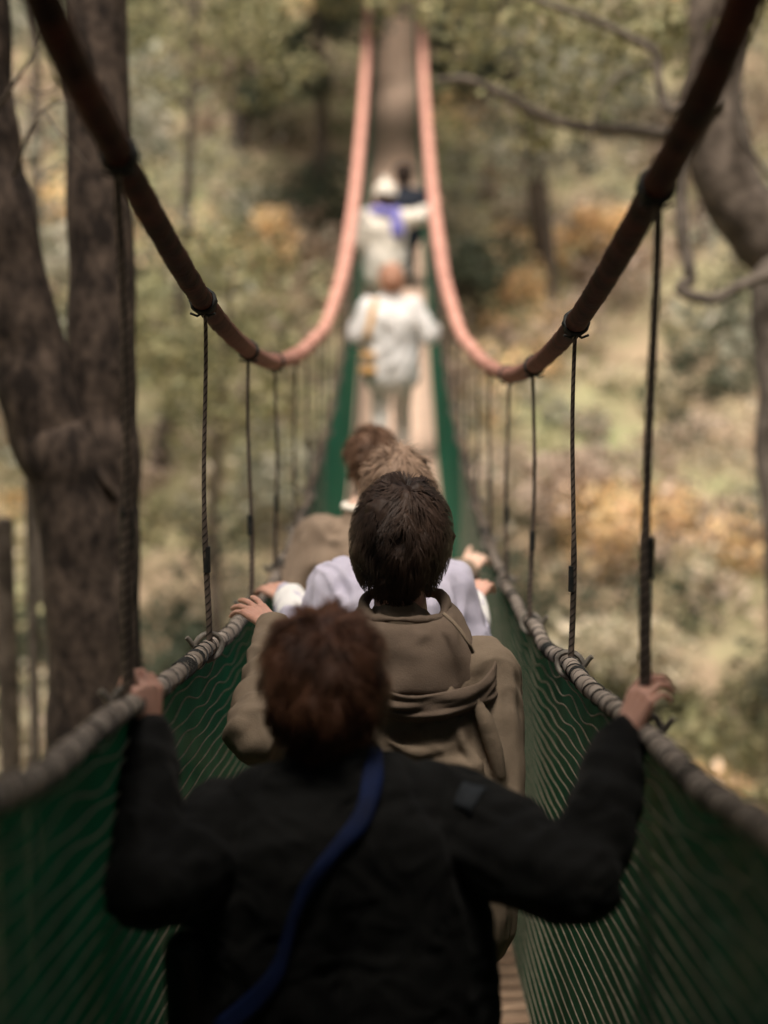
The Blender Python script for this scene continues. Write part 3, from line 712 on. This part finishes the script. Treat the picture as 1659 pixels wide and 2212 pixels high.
def make_hair(name, parent, c, h, Rm, material, length, nstr, seed, fluff=.3, cap=.010, nape=-.78, width=.0016, hairline=.35, grav=.35, crownpt=(.15, -.5, .85), lump=.010, smax=1.45):
    k = h/.225; rng = np.random.default_rng(seed); rnd = random.Random(seed)
    A = Vector((.074, .092, .092)); off = Vector((0, -.008, .022))
    cw = Vector(crownpt).normalized()
    def surf(n, e):
        return Vector((n.x*(A.x*k+e), n.y*(A.y*k+e), n.z*(A.z*k*(1.15 if n.z < 0 else 1)+e))) + off*k
    def ok(n):
        if n.z < nape: return False
        if n.y > .25 and n.z < hairline + .0*n.y: return False
        if n.y > -.15 and n.z < -.12: return False
        return True
    m = MB(); V = []; nu, nv = 64, 44; keep = {}
    for i in range(nv+1):
        t = max(.01, i/nv*math.pi*.93)
        for j in range(nu):
            p = j/nu*2*math.pi; n = Vector((math.sin(t)*math.cos(p), math.sin(t)*math.sin(p), math.cos(t)))
            e = cap*k*(1+.0) + lump*k*(noise.noise(n*3.1+Vector((seed, 0, 0))) + .5*noise.noise(n*7+Vector((seed, 3, 0))))
            V.append(c + Rm @ surf(n, e)); keep[i*nu+j] = ok(n)
    F = []
    for i in range(nv):
        for j in range(nu):
            q = [i*nu+j, (i+1)*nu+j, (i+1)*nu+(j+1) % nu, i*nu+(j+1) % nu]
            if all(keep[x] for x in q): F.append(q)
    Vn = np.array([tuple(v) for v in V]); m.add(Vn, F)
    segs = 5; VV = []; FF = []; cnt = 0
    while cnt < nstr:
        n = Vector(rng.normal(size=3)).normalized()
        if not ok(n): continue
        e = cap*k*.7 + lump*k*noise.noise(n*3.1+Vector((seed, 0, 0)))
        p = surf(n, e); nn = n
        tan = (n - cw*n.dot(cw)*0 - cw); tan = tan - n*tan.dot(n)
        if tan.length < .05: tan = Vector((rnd.uniform(-1, 1), rnd.uniform(-1, 1), 0)); tan = tan-n*tan.dot(n)
        tan.normalize()
        cl = Vector((noise.noise(n*4.5+Vector((seed, 1, 0))), noise.noise(n*4.5+Vector((seed, 5, 0))), noise.noise(n*4.5+Vector((seed, 9, 0)))))
        L = length*k*rnd.uniform(.55, 1.15); st = L/segs
        d = (tan*.8 + n*fluff*rnd.uniform(.5, 1.5) + cl*.9 + Vector((rnd.gauss(0, .16), rnd.gauss(0, .16), rnd.gauss(0, .16)))).normalized()
        prev = []
        for q in range(segs+1):
            wd = width*k*(1-.75*q/segs)*rnd.uniform(.8, 1.2)
            sd_ = d.cross(nn).normalized()*wd
            prev.append((c + Rm @ (p-sd_), c + Rm @ (p+sd_)))
            d = (d + tan*.10 - nn*.14*fluff + Vector((0, 0, -grav*.35)) + cl*.10).normalized()
            p = p + d*st
            # keep the strand outside the scalp
            r = p - off*k; zz = A.z*k*(1.15 if r.z < 0 else 1); s_ = math.sqrt((r.x/(A.x*k))**2+(r.y/(A.y*k))**2+(r.z/zz)**2)
            if s_ < 1.04: p = off*k + r*(1.04/s_)
            if s_ > smax: p = off*k + r*((smax+(s_-smax)*.25)/s_)
        b_ = len(VV)
        for l_, r_ in prev: VV += [tuple(l_), tuple(r_)]
        for q in range(segs): FF.append([b_+2*q, b_+2*q+1, b_+2*q+3, b_+2*q+2])
        cnt += 1
    m.add(VV, FF)
    return m.build(name, material, parent)

def ptz(p): return tuple(p)
def eyes(parent, c, h, Rm):
    k = h/.225
    for s in (-1, 1):
        m = MB(); ellipsoid(m, c + Rm @ Vector((s*.031*k, .083*k, -.002*k)), .011*k, .008*k, .0085*k, Rm, 12, 8); m.build('eye', M['eye'], parent)

def deck_at(p): return float(ZD(p.y)) + .012 + tilt(p.x)

def legs(name_w, parent, hipL, hipR, footy, r, material, bodym, k, voxel, stride=.12, smooth=4):
    """adds legs to the body solids, returns trousers + shoes built as clothing"""
    mt = MB(); fs = []
    for s, hp in ((-1, hipL), (1, hipR)):
        fy = footy + s*stride; fx = hp.x + s*.01
        an = Vector((fx, fy, 0)); an.z = deck_at(an) + .07*k
        kn = hp.lerp(an, .5) + Vector((0, .05*k, 0))
        chain(bodym, [hp, kn, an], [.066*k, .048*k, .034*k])
        capsule(bodym, an-Vector((0, .02, .03))*k, an+Vector((s*.01, .12*k, -.045*k)), .03*k, .024*k)
        chain(mt, [hp+Vector((0, 0, .05*k)), hp, kn, an+Vector((0, 0, .03*k))], [.085*k, .088*k, .066*k, .058*k])
        ms = MB()
        capsule(ms, an+Vector((0, -.03*k, -.032*k)), an+Vector((s*.012, .13*k, -.036*k)), .040*k, .034*k)
        capsule(ms, an+Vector((0, -.02*k, -.02*k)), an+Vector((0, 0, .02*k)), .042*k, .042*k)
        fs.append(fuse('shoe', ms, .008 if voxel < .008 else .012, 3, M['shoe'], parent))
    capsule(mt, hipL+Vector((0, 0, .03*k)), hipR+Vector((0, 0, .03*k)), .10*k, .10*k)
    fuse('trousers', mt, max(voxel, .009), smooth, material, parent, folds(.006*k, 9, hipL.y*3))

def person(label, hc, hh, Rm, neck, shL, shR, elL, elR, wrL, wrR, hands, hip, k, skin, voxel=.004, legmat='trouser', build_legs=True, footy=None, group='people crossing the bridge in single file'):
    """returns the thing; the body is one continuous skin surface"""
    base = Vector((hip.x, hip.y, 0)); base.z = deck_at(base)
    t = thing('person', label, 'person', base, group)
    m = MB()
    head_solids(m, hc, hh, Rm)
    nb = neck; kh = hh/.225
    capsule(m, hc + Rm @ Vector((0, -.012*kh, -.06*kh)), nb, .047*kh, .052*kh)
    ch = (shL+shR)*.5
    chain(m, [nb, ch+Vector((0, 0, -.05*k)), ch.lerp(hip, .55), hip], [.06*k, .105*k, .10*k, .11*k])
    capsule(m, shL.lerp(shR, .15), shL.lerp(shR, .85), .055*k, .055*k)
    for s, sh, el, wr in ((-1, shL, elL, wrL), (1, shR, elR, wrR)):
        chain(m, [sh, el, wr], [.046*k, .034*k, .0225*k])
    for hd in hands: hand_solids(m, **hd)
    hipL, hipR = hip+Vector((-.075*k, 0, 0)), hip+Vector((.075*k, 0, 0))
    legs('legs', t, hipL, hipR, hip.y if footy is None else footy, k, M[legmat], m, k, voxel)
    fuse('body', m, voxel, 3, M[skin], t, factor=.4)
    eyes(t, hc, hh, Rm)
    return t

# ================= nearest child: black jacket, both hands on the rails
b1d = 2.46
hc = W(703, 1492, b1d); hh = .222
Rm = headframe(R_(2), R_(-6), R_(-2))
neck = W(722, 1665, b1d); shL, shR = W(505, 1800, b1d), W(985, 1780, b1d)
elL, elR = W(318, 1915, 2.29), W(1243, 1905, 2.29)
wrL, wrR = W(318, 1590, 2.46), W(1346, 1597, 2.44)
hip = W(745, 2330, 2.46)
rl, rr_ = railP(-1, 2.36), railP(1, 2.34)
hands = [dict(wrist=wrL, knuck=rl+Vector((.022, .02, .040)), back=Vector((.45, -.15, 1)), side=1, size=.150, curl=(.75, .95, .6), spread=.05, thumb_out=.35, thumb_fwd=.7),
         dict(wrist=wrR, knuck=rr_+Vector((-.012, .015, .040)), back=Vector((-.30, -.2, 1)), side=-1, size=.150, curl=[(.30, .75, .6), (.4, .8, .6), (.5, .85, .6), (.6, .9, .6)], spread=.05, thumb_out=.35, thumb_fwd=.7)]
p1 = person('child with fluffy auburn hair in a black jacket, a hand on either rail', hc, hh, Rm, neck, shL, shR, elL, elR, wrL, wrR, hands, hip, .95, 'skin', .0026)
make_hair('hair', p1, hc, hh, Rm, M['hair_auburn'], .050, 14000, 5, fluff=.42, cap=.017, nape=-.86, width=.0011, hairline=.38, grav=.28, lump=.011)
m = MB()
capsule(m, shL, shR, .088, .085); capsule(m, W(735, 1700, b1d-.02), W(735, 1790, b1d), .075, .11)
capsule(m, W(640, 1735, b1d-.03), W(840, 1730, b1d-.03), .070, .070)
capsule(m, W(560, 1768, b1d-.01), W(920, 1755, b1d-.01), .076, .076)
chain(m, [W(660, 1860, b1d), W(640, 2000, b1d), W(620, 2180, b1d), W(615, 2420, b1d)], [.155, .150, .150, .155], 20)
chain(m, [W(820, 1860, b1d), W(850, 2000, b1d), W(865, 2180, b1d), W(865, 2420, b1d)], [.150, .148, .150, .155], 20)
for s, sh, el, wr in ((-1, shL, elL, wrL), (1, shR, elR, wrR)):
    ed = (wr-el).normalized()
    chain(m, [sh, sh.lerp(el, .55), el], [.088, .074, .062]); chain(m, [el, el.lerp(wr, .5), wr-ed*.012], [.060, .050, .041])
    for f, rr2 in ((.28, .056), (.50, .0535), (.70, .049)):      # gathered sleeve
        capsule(m, el.lerp(wr, f), el.lerp(wr, f+.05), rr2, rr2)
f1 = folds(.013, 9, 2.2); f2 = folds(.0055, 18, 5.2, (1, 1, 1.2))
fuse('jacket', m, .0055, 5, M['black'], p1, lambda c, n: f1(c, n) + f2(c, n))
m = MB()                                           # standing collar
for i in range(16):
    a0, a1 = i/16*2*math.pi, (i+1)/16*2*math.pi
    cc = lambda a: neck + Vector((.066*math.cos(a), .066*math.sin(a)+.005, .016-.010*math.sin(a)*-1))
    capsule(m, cc(a0), cc(a1), .016, .016, 8, 3)
fuse('collar', m, .005, 4, M['black'], p1)
# painted highlight on the far shoulder, a grey blue strip laid on the cloth
def drape(obj, pts, wid, lift, nm, mt, parent, wdir=None):
    """ribbon that follows a surface: points are pulled on to it from the camera side"""
    from mathutils.bvhtree import BVHTree
    bm = bmesh.new(); bm.from_mesh(obj.data); bv = BVHTree.FromBMesh(bm); bm.free()
    P = catmull(pts, 6); V = []; F = []; nW = 5
    for i, p in enumerate(P):
        tg = (P[min(i+1, len(P)-1)]-P[max(i-1, 0)]).normalized()
        loc, no, _, _ = bv.find_nearest(p)
        sd_ = tg.cross(no).normalized()
        for j in range(nW):
            q = p + sd_*wid*(j/(nW-1)-.5); l2, n2, _, _ = bv.find_nearest(q)
            V.append(l2 + n2*lift)
    A = np.array([tuple(v) for v in V]).reshape(len(P), nW, 3)
    for _ in range(8): A[1:-1] = .5*A[1:-1] + .25*(A[:-2]+A[2:])
    V = A.reshape(-1, 3)
    for i in range(len(P)-1):
        for j in range(nW-1): F.append([i*nW+j, i*nW+j+1, (i+1)*nW+j+1, (i+1)*nW+j])
    o = link(nm, mesh_np(nm, V, F), mt, parent)
    so_ = o.modifiers.new('t', 'SOLIDIFY'); so_.thickness = .003; so_.offset = 0
    return o
jk = [c for c in p1.children if c.name.startswith('jacket')][0]
drape(jk, [W(985, 1700, b1d-.09), W(1005, 1715, b1d-.09), W(1035, 1735, b1d-.09)], .045, .003, 'shoulder_highlight', M['highlight_buckle'], p1)
bag = thing('shoulder_bag', 'black bag on a bright blue strap slung across the back of the black jacket', 'bag', W(440, 2080, 2.40))
drape(jk, [W(805, 1640, b1d-.03), W(800, 1690, b1d-.12), W(768, 1770, b1d-.2), W(718, 1860, b1d-.22), W(668, 1950, b1d-.22), W(620, 2050, b1d-.22), W(560, 2150, b1d-.2), W(480, 2230, b1d-.1)], .034, .005, 'strap', M['blue'], bag)
m = MB(); c0 = W(432, 2100, 2.46)
for a in ((-.01, -.06, .06), (.0, .06, .05)):
    capsule(m, c0+Vector(a), c0+Vector((a[0]+.012, a[1], -.14)), .038, .044)
fuse('pouch', m, .007, 6, M['blackbag'], bag, folds(.004, 12, 4))
m = MB(); m.tube([c0+Vector((-.035, -.07, .07)), c0+Vector((-.03, -.085, .08)), c0+Vector((.0, -.09, .078))], .006, 8); m.build('buckle', M['highlight_buckle'], bag)

# ================= second child: khaki hooded jacket, dark hair
d2 = 3.28
hc = W(866, 1182, d2); hh = .250
Rm = headframe(R_(-4), R_(-4), R_(3))
neck = W(868, 1350, d2); shL, shR = W(690, 1475, d2), W(1030, 1465, d2)
elL, elR = W(560, 1585, 3.12), W(1062, 1745, 3.2)
wrL, wrR = W(588, 1352, 3.52), W(1000, 1690, 3.55)
hip = W(860, 1960, d2)
hands = [dict(wrist=wrL, knuck=W(548, 1318, 3.57), back=Vector((.25, -.45, 1)), side=1, size=.165, curl=[(.05, .18, .15), (.12, .22, .2), (.25, .3, .2), (.4, .35, .3)], spread=.22, thumb_out=.5, thumb_fwd=.6),
         dict(wrist=wrR, knuck=W(985, 1680, 3.68), back=Vector((.3, 0, 1)), side=-1, size=.165, curl=(.5, .6, .4))]
p2 = person('child with thick dark hair in a khaki hooded jacket, one hand lifted over the rail', hc, hh, Rm, neck, shL, shR, elL, elR, wrL, wrR, hands, hip, 1.0, 'skin', .0030)
make_hair('hair', p2, hc, hh, Rm, M['hair_black'], .050, 12000, 8, fluff=.17, cap=.015, nape=-.93, width=.0011, hairline=.36, grav=.25, crownpt=(.15, -.45, .9), lump=.016, smax=1.30)
m = MB()
capsule(m, shL, shR, .085, .085); capsule(m, neck+Vector((0, -.01, -.01)), neck+Vector((0, -.02, -.09)), .072, .11)
capsule(m, neck+Vector((-.06, -.02, -.05)), neck+Vector((.06, -.02, -.05)), .065, .065)
chain(m, [W(800, 1560, d2), W(790, 1700, d2), W(785, 1960, d2)], [.150, .150, .155], 20)
chain(m, [W(935, 1560, d2), W(955, 1700, d2), W(955, 1960, d2)], [.150, .148, .155], 20)
for s, sh, el, wr in ((-1, shL, elL, wrL), (1, shR, elR, wrR)):
    ed = (wr-el).normalized()
    chain(m, [sh, sh.lerp(el, .5), el], [.090, .076, .066]); chain(m, [el, el.lerp(wr, .5), wr-ed*.01], [.062, .044, .035])
    for f, rr2 in ((.2, .058), (.45, .0495), (.68, .043), (.88, .0385)): capsule(m, el.lerp(wr, f), el.lerp(wr, f+.04), rr2, rr2)
# cloth folds running down from the hood, and at the arm
def ridge(pts, r, d): 
    P = catmull([W(x, y, d-dz) for x, y, dz in pts], 5)
    for i in range(len(P)-1): capsule(m, P[i], P[i+1], r*max(.15, math.sin(i/(len(P)-1)*math.pi)**.7), r*max(.15, math.sin(min(.999, (i+1)/(len(P)-1))*math.pi)**.7), 8, 3)
ridge([(1022, 1500, .140), (1052, 1570, .143), (1076, 1650, .136), (1088, 1740, .115)], .014, d2)
ridge([(985, 1570, .147), (1020, 1640, .146), (1040, 1720, .142)], .012, d2)
ridge([(835, 1600, .147), (900, 1625, .150), (975, 1610, .148)], .012, d2)
ridge([(915, 1668, .147), (990, 1652, .147), (1050, 1690, .140)], .013, d2)
ridge([(870, 1715, .147), (940, 1705, .147), (1015, 1740, .143)], .012, d2)
ridge([(1070, 1490, .075), (1094, 1560, .07), (1102, 1660, .06)], .018, d2)
ridge([(520, 1560, .16), (560, 1600, .19), (600, 1590, .19)], .014, d2)
fuse('jacket', m, .0055, 5, M['khaki'], p2, folds(.014, 12, 6.1, (1, 1, .6)))
# the hood lying on the back
def hood(parent, c, wx, dep, ht, material, seed=0):
    """c = middle of the rim against the back of the neck"""
    t = 0
    V = []; F = []; nu, nv = 41, 26
    for j in range(nv):
        v = j/(nv-1)
        for i in range(nu):
            u = i/(nu-1)*2-1; a = u*math.pi*.60
            # outer rim folded over, then the bag wall falling to the bottom and back in to the body
            prof_r = 1.0 + .10*math.sin(v*math.pi) - 1.0*max(0, v-.5)**1.6*2.0
            zz = -ht*(v**.85)*(1-.35*math.cos(a)*0) - .066*max(0, math.cos(a-.25))*(1-.6*v) + .008*math.sin(3*a+seed)*(1-v)
            wrk = .010*noise.noise(Vector((u*4.2, v*5.0, seed+2))) + .010*rnoise(Vector((u*2.4+v*1.5, v*4.5, seed+7)))
            x = wx*math.sin(a)*(prof_r+wrk*6); y = -dep*math.cos(a)*(prof_r+wrk*9)
            V.append((c.x+x, c.y+y+.02*v, c.z+zz))
    for j in range(nv-1):
        for i in range(nu-1): F.append([j*nu+i, (j+1)*nu+i, (j+1)*nu+i+1, j*nu+i+1])
    o = link('hood', mesh_np('hood', V, F), material, parent)
    q = o.modifiers.new('t', 'SOLIDIFY'); q.thickness = .007; q.offset = 0
    q = o.modifiers.new('b', 'SUBSURF'); q.levels = 1; q.render_levels = 1
    return o
hood(p2, W(905, 1378, d2) + Vector((0, -.075, 0)), .140, .116, .115, M['hood'])
V = []; F = []; nu, nv = 37, 12          # broad panel from the collar into the hood
for j in range(nv):
    v = j/(nv-1)
    for i in range(nu):
        a = (i/(nu-1)*2-1)*R_(118)
        rx, ry = .086+.050*v, .078+.022*v
        wr_ = .010*noise.noise(Vector((a*2.2, v*3.5, 4)))*min(1, v*3) + .009*rnoise(Vector((a*1.6+v*1.4, v*3.2, 8)))*min(1, v*3)
        V.append((neck.x+.006+.020*v+(rx+wr_)*math.sin(a), neck.y-.012-.036*v-(ry+wr_)*math.cos(a), neck.z+.042-.125*v*v-.02*v-.020*math.cos(a)*(1-v)))
for j in range(nv-1):
    for i in range(nu-1): F.append([j*nu+i, (j+1)*nu+i, (j+1)*nu+i+1, j*nu+i+1])
o = link('hood_lining', mesh_np('hood_lining', V, F), M['hood'], p2)
q = o.modifiers.new('t', 'SOLIDIFY'); q.thickness = .006; q.offset = 0; q = o.modifiers.new('b', 'SUBSURF'); q.levels = 1; q.render_levels = 1
# inner collar roll of the hood, round the neck
m = MB()
def roll(rx, ry, dz, r, tiltz, off):
    for i in range(24):
        a0, a1 = i/24*2*math.pi, (i+1)/24*2*math.pi
        cc = lambda a: neck + off + Vector((rx*math.cos(a), ry*math.sin(a), dz + tiltz*math.sin(a) + .006*math.sin(3*a)))
        capsule(m, cc(a0), cc(a1), r*(1+.25*math.sin(2*a0+1)), r*(1+.25*math.sin(2*a1+1)), 8, 3)
roll(.083, .077, .044, .0100, .016, Vector((.006, -.012, 0)))
fuse('hood_collar', m, .005, 3, M['hood'], p2, folds(.006, 14, 3.1, (1, 1, 1)))
m = MB(); m.tube(catmull([W(958, 1325, d2-.12), W(985, 1350, d2-.14), W(1010, 1385, d2-.15), W(1022, 1410, d2-.14)], 5), .004, 6); m.build('drawcord', M['khaki'], p2)

# ================= third: lilac shirt, ash hair, hands on both rails
d3 = 4.12
hc = W(862, 1075, d3); hh = .235; Rm = headframe(R_(6), R_(-8), R_(-4))
neck = W(860, 1210, d3); shL, shR = W(735, 1275, d3), W(962, 1275, d3)
elL, elR = W(672, 1420, 4.1), W(1025, 1440, 4.1)
wrL, wrR = W(626, 1294, 4.42), W(1014, 1306, 4.42)
hip = W(850, 1640, d3)
hands = [dict(wrist=wrL, knuck=W(585, 1266, 4.50), back=Vector((.15, -.4, 1)), side=1, size=.195, curl=(.35, .4, .3), spread=.1),
         dict(wrist=wrR, knuck=W(1036, 1258, 4.50), back=Vector((-.2, -.4, 1)), side=-1, size=.195, curl=(.5, .7, .5), spread=.06)]
p3 = person('person with ash hair in a lilac white shirt behind the khaki hood', hc, hh, Rm, neck, shL, shR, elL, elR, wrL, wrR, hands, hip, 1.05, 'skin', .0038)
make_hair('hair', p3, hc, hh, Rm, M['hair_blond'], .050, 6000, 12, fluff=.12, cap=.012, nape=-.85, width=.0018, hairline=.36)
m = MB()
capsule(m, shL, shR, .066, .066); capsule(m, neck+Vector((0, 0, -.02)), neck+Vector((0, -.02, -.10)), .068, .11)
chain(m, [W(800, 1330, d3), W(790, 1450, d3), W(790, 1640, d3)], [.135, .135, .14], 18); chain(m, [W(905, 1330, d3), W(915, 1450, d3), W(915, 1640, d3)], [.135, .135, .14], 18)
for s, sh, el, wr in ((-1, shL, elL, wrL), (1, shR, elR, wrR)):
    chain(m, [sh, sh.lerp(el, .5), el, el.lerp(wr, .6), wr], [.082, .066, .056, .048, .042])
fuse('shirt', m, .0065, 5, M['lilac'], p3, folds(.018, 13, 8.4))
for wr, el in ((wrL, elL), (wrR, elR)):
    dd = (wr-el).normalized(); m = MB(); capsule(m, wr-dd*.10, wr-dd*.004, .055, .048); fuse('cuff', m, .006, 3, M['white'], p3, folds(.004, 16, 2))

# ================= fourth: tan coat, brown hair
d4 = 5.55
hc = W(802, 1000, d4); hh = .232; Rm = headframe(R_(22), R_(-6), R_(3))
neck = W(790, 1098, d4); shL, shR = W(695, 1175, d4), W(885, 1172, d4)
elL, elR = W(640, 1270, 5.5), W(955, 1265, 5.5)
wrL, wrR = W(646, 1256, 5.6), W(1006, 1240, 5.7)
hip = W(790, 1440, d4)
hands = [dict(wrist=wrL, knuck=W(606, 1230, 5.68), back=Vector((.15, -.45, 1)), side=1, size=.21, curl=(.5, .6, .4)),
         dict(wrist=wrR, knuck=W(1030, 1200, 5.78), back=Vector((-.15, -.5, 1)), side=-1, size=.21, curl=[(.1, .2, .2), (.5, .6, .4), (.55, .6, .4), (.6, .7, .4)], spread=.2)]
p4 = person('brown haired person in a tan coat just ahead of the lilac white shirt', hc, hh, Rm, neck, shL, shR, elL, elR, wrL, wrR, hands, hip, 1.1, 'skin_pale', .0048)
make_hair('hair', p4, hc, hh, Rm, M['hair_brown'], .045, 5000, 15, fluff=.12, cap=.013, nape=-.72, width=.002, hairline=.36)
m = MB()
capsule(m, shL, shR, .085, .085); capsule(m, neck+Vector((0, 0, -.03)), neck+Vector((0, -.02, -.12)), .075, .12)
chain(m, [W(755, 1230, d4), W(745, 1320, d4), W(745, 1460, d4)], [.165, .16, .165], 18); chain(m, [W(830, 1230, d4), W(840, 1320, d4), W(840, 1460, d4)], [.165, .16, .165], 18)
for s, sh, el, wr in ((-1, shL, elL, wrL), (1, shR, elR, wrR)):
    chain(m, [sh, sh.lerp(el, .5), el, el.lerp(wr, .6), wr], [.10, .085, .07, .058, .05])
fuse('coat', m, .009, 5, M['tan'], p4, folds(.022, 10, 9.4))
m = MB()
for i in range(14):
    a0, a1 = i/14*2*math.pi, (i+1)/14*2*math.pi
    cc = lambda a: neck + Vector((.075*math.cos(a), .07*math.sin(a), .008))
    capsule(m, cc(a0), cc(a1), .014, .014, 8, 3)
fuse('collar', m, .006, 3, M['cream'], p4)

# ================= far figures
def far_person(label, d, hx, hy, hh, sh_w, arms, top, hair, legmat, k, yaw=0, skin='skin_pale', extra=None, lean=0.0, hat=None):
    hc = W(hx, hy, d); Rm = headframe(yaw, R_(-5))
    neck = hc + Vector((0, -.02, -hh*.62)); ch = neck + Vector((0, -.01, -.09))
    shL, shR = ch+Vector((-sh_w/2, 0, 0)), ch+Vector((sh_w/2, 0, 0))
    fp = Vector((hc.x, hc.y-.03, 0)); fz = deck_at(fp); hipz = fz + (ch.z-fz)*.62
    hip = Vector((hc.x, hc.y-lean, hipz))
    (elL, wrL), (elR, wrR) = arms(shL, shR)
    hands = [dict(wrist=wrL, knuck=wrL+(wrL-elL).normalized()*.1, back=Vector((.2, -.2, 1)), side=1, size=.18, curl=(.5, .6, .4)), dict(wrist=wrR, knuck=wrR+(wrR-elR).normalized()*.1, back=Vector((-.2, -.2, 1)), side=-1, size=.18, curl=(.5, .6, .4))]
    t = person(label, hc, hh, Rm, neck, shL, shR, elL, elR, wrL, wrR, hands, hip, k, skin, .007, legmat)
    make_hair('hair', t, hc, hh, Rm, M[hair], .07, 2000, int(d*10), fluff=.3, cap=.014, nape=-.9, width=.003, hairline=.36)
    m = MB()
    capsule(m, shL, shR, .09*k, .09*k); capsule(m, neck, ch, .07*k, .12*k)
    for q in (-.06, .06): chain(m, [ch+Vector((q, 0, -.10)), ch.lerp(hip, .5)+Vector((q, 0, 0)), hip+Vector((q, 0, -.04))], [.145*k, .14*k, .15*k], 16)
    for sh, el, wr in ((shL, elL, wrL), (shR, elR, wrR)): chain(m, [sh, el, wr], [.09*k, .068*k, .05*k])
    fuse('coat', m, .013, 4, M[top], t, folds(.03, 6, d))
    return t, hc, Rm, neck, shL, shR, hip

def arms_out(dl, dr):
    return lambda a, b: ((a+Vector(dl[0]), a+Vector(dl[1])), (b+Vector(dr[0]), b+Vector(dr[1])))
# pale grey coat with an orange bag
p5, hc, Rm, neck, shL, shR, hip = far_person('person with peach coloured hair in a pale grey coat carrying an orange bag', 13.0, 846, 606, .235, .36, arms_out([(-.10, -.08, -.20), (-.10, .10, -.10)], [(.12, -.06, -.20), (.16, .14, -.16)]), 'greywhite', 'hair_peach', 'trouser_pale', 1.12, lean=.02)
ob = thing('shoulder_bag', 'orange canvas bag hanging at the side of the pale grey coat', 'bag', (shL.x, shL.y, shL.z-.4))
cj = [c for c in p5.children if c.name.startswith('coat')][0]
drape(cj, [shL+Vector((.05, -.06, .08)), shL+Vector((.02, -.13, -.05)), shL+Vector((-.02, -.16, -.22))], .06, .006, 'strap', M['orange'], ob)
m = MB(); c0 = shL+Vector((-.01, -.17, -.36)); capsule(m, c0+Vector((-.03, 0, 0)), c0+Vector((.03, 0, 0)), .032, .032); capsule(m, c0+Vector((-.03, 0, -.12)), c0+Vector((.03, 0, -.12)), .04, .04); fuse('pouch', m, .01, 4, M['orange'], ob, folds(.006, 9, 2))
# cream coat, white knitted hat, violet scarf, one arm reaching for the cable
p6, hc, Rm, neck, shL, shR, hip = far_person('person in a cream coat, white knitted hat and violet blue scarf', 16.6, 832, 424, .24, .40, arms_out([(-.06, -.05, -.24), (-.10, .12, -.34)], [(.16, .06, .03), (.30, .16, .16)]), 'cream', 'hair_brown', 'trouser_pale', 1.15, lean=.05)
m = MB(); ellipsoid(m, hc+Vector((0, -.01, .05)), .112, .125, .105); 
for i in range(14):
    a0, a1 = i/14*6.2832, (i+1)/14*6.2832; cc = lambda a: hc+Vector((.108*math.cos(a), -.01+.12*math.sin(a), .03)); capsule(m, cc(a0), cc(a1), .022, .022, 8, 3)
ellipsoid(m, hc+Vector((0, -.02, .165)), .04, .04, .04, None, 10, 8)
fuse('hat', m, .01, 2, M['hat'], p6, folds(.005, 20, 3))
m = MB()
for i in range(14):
    a0, a1 = i/14*6.2832, (i+1)/14*6.2832; cc = lambda a: neck+Vector((.13*math.cos(a), .12*math.sin(a), -.02+.02*math.sin(2*a))); capsule(m, cc(a0), cc(a1), .055, .055, 8, 3)
capsule(m, neck+Vector((.10, -.10, -.03)), neck+Vector((.13, -.15, -.22)), .06, .07)
fuse('scarf', m, .012, 4, M['violet'], p6, folds(.010, 9, 3))
# dark top, dark hair
far_person('dark haired person in a navy top beyond the white knitted hat', 18.6, 872, 378, .25, .38, arms_out([(-.08, -.05, -.24), (-.12, .14, -.22)], [(.09, -.05, -.24), (.14, .14, -.22)]), 'navy', 'hair_black', 'trouser', 1.0)
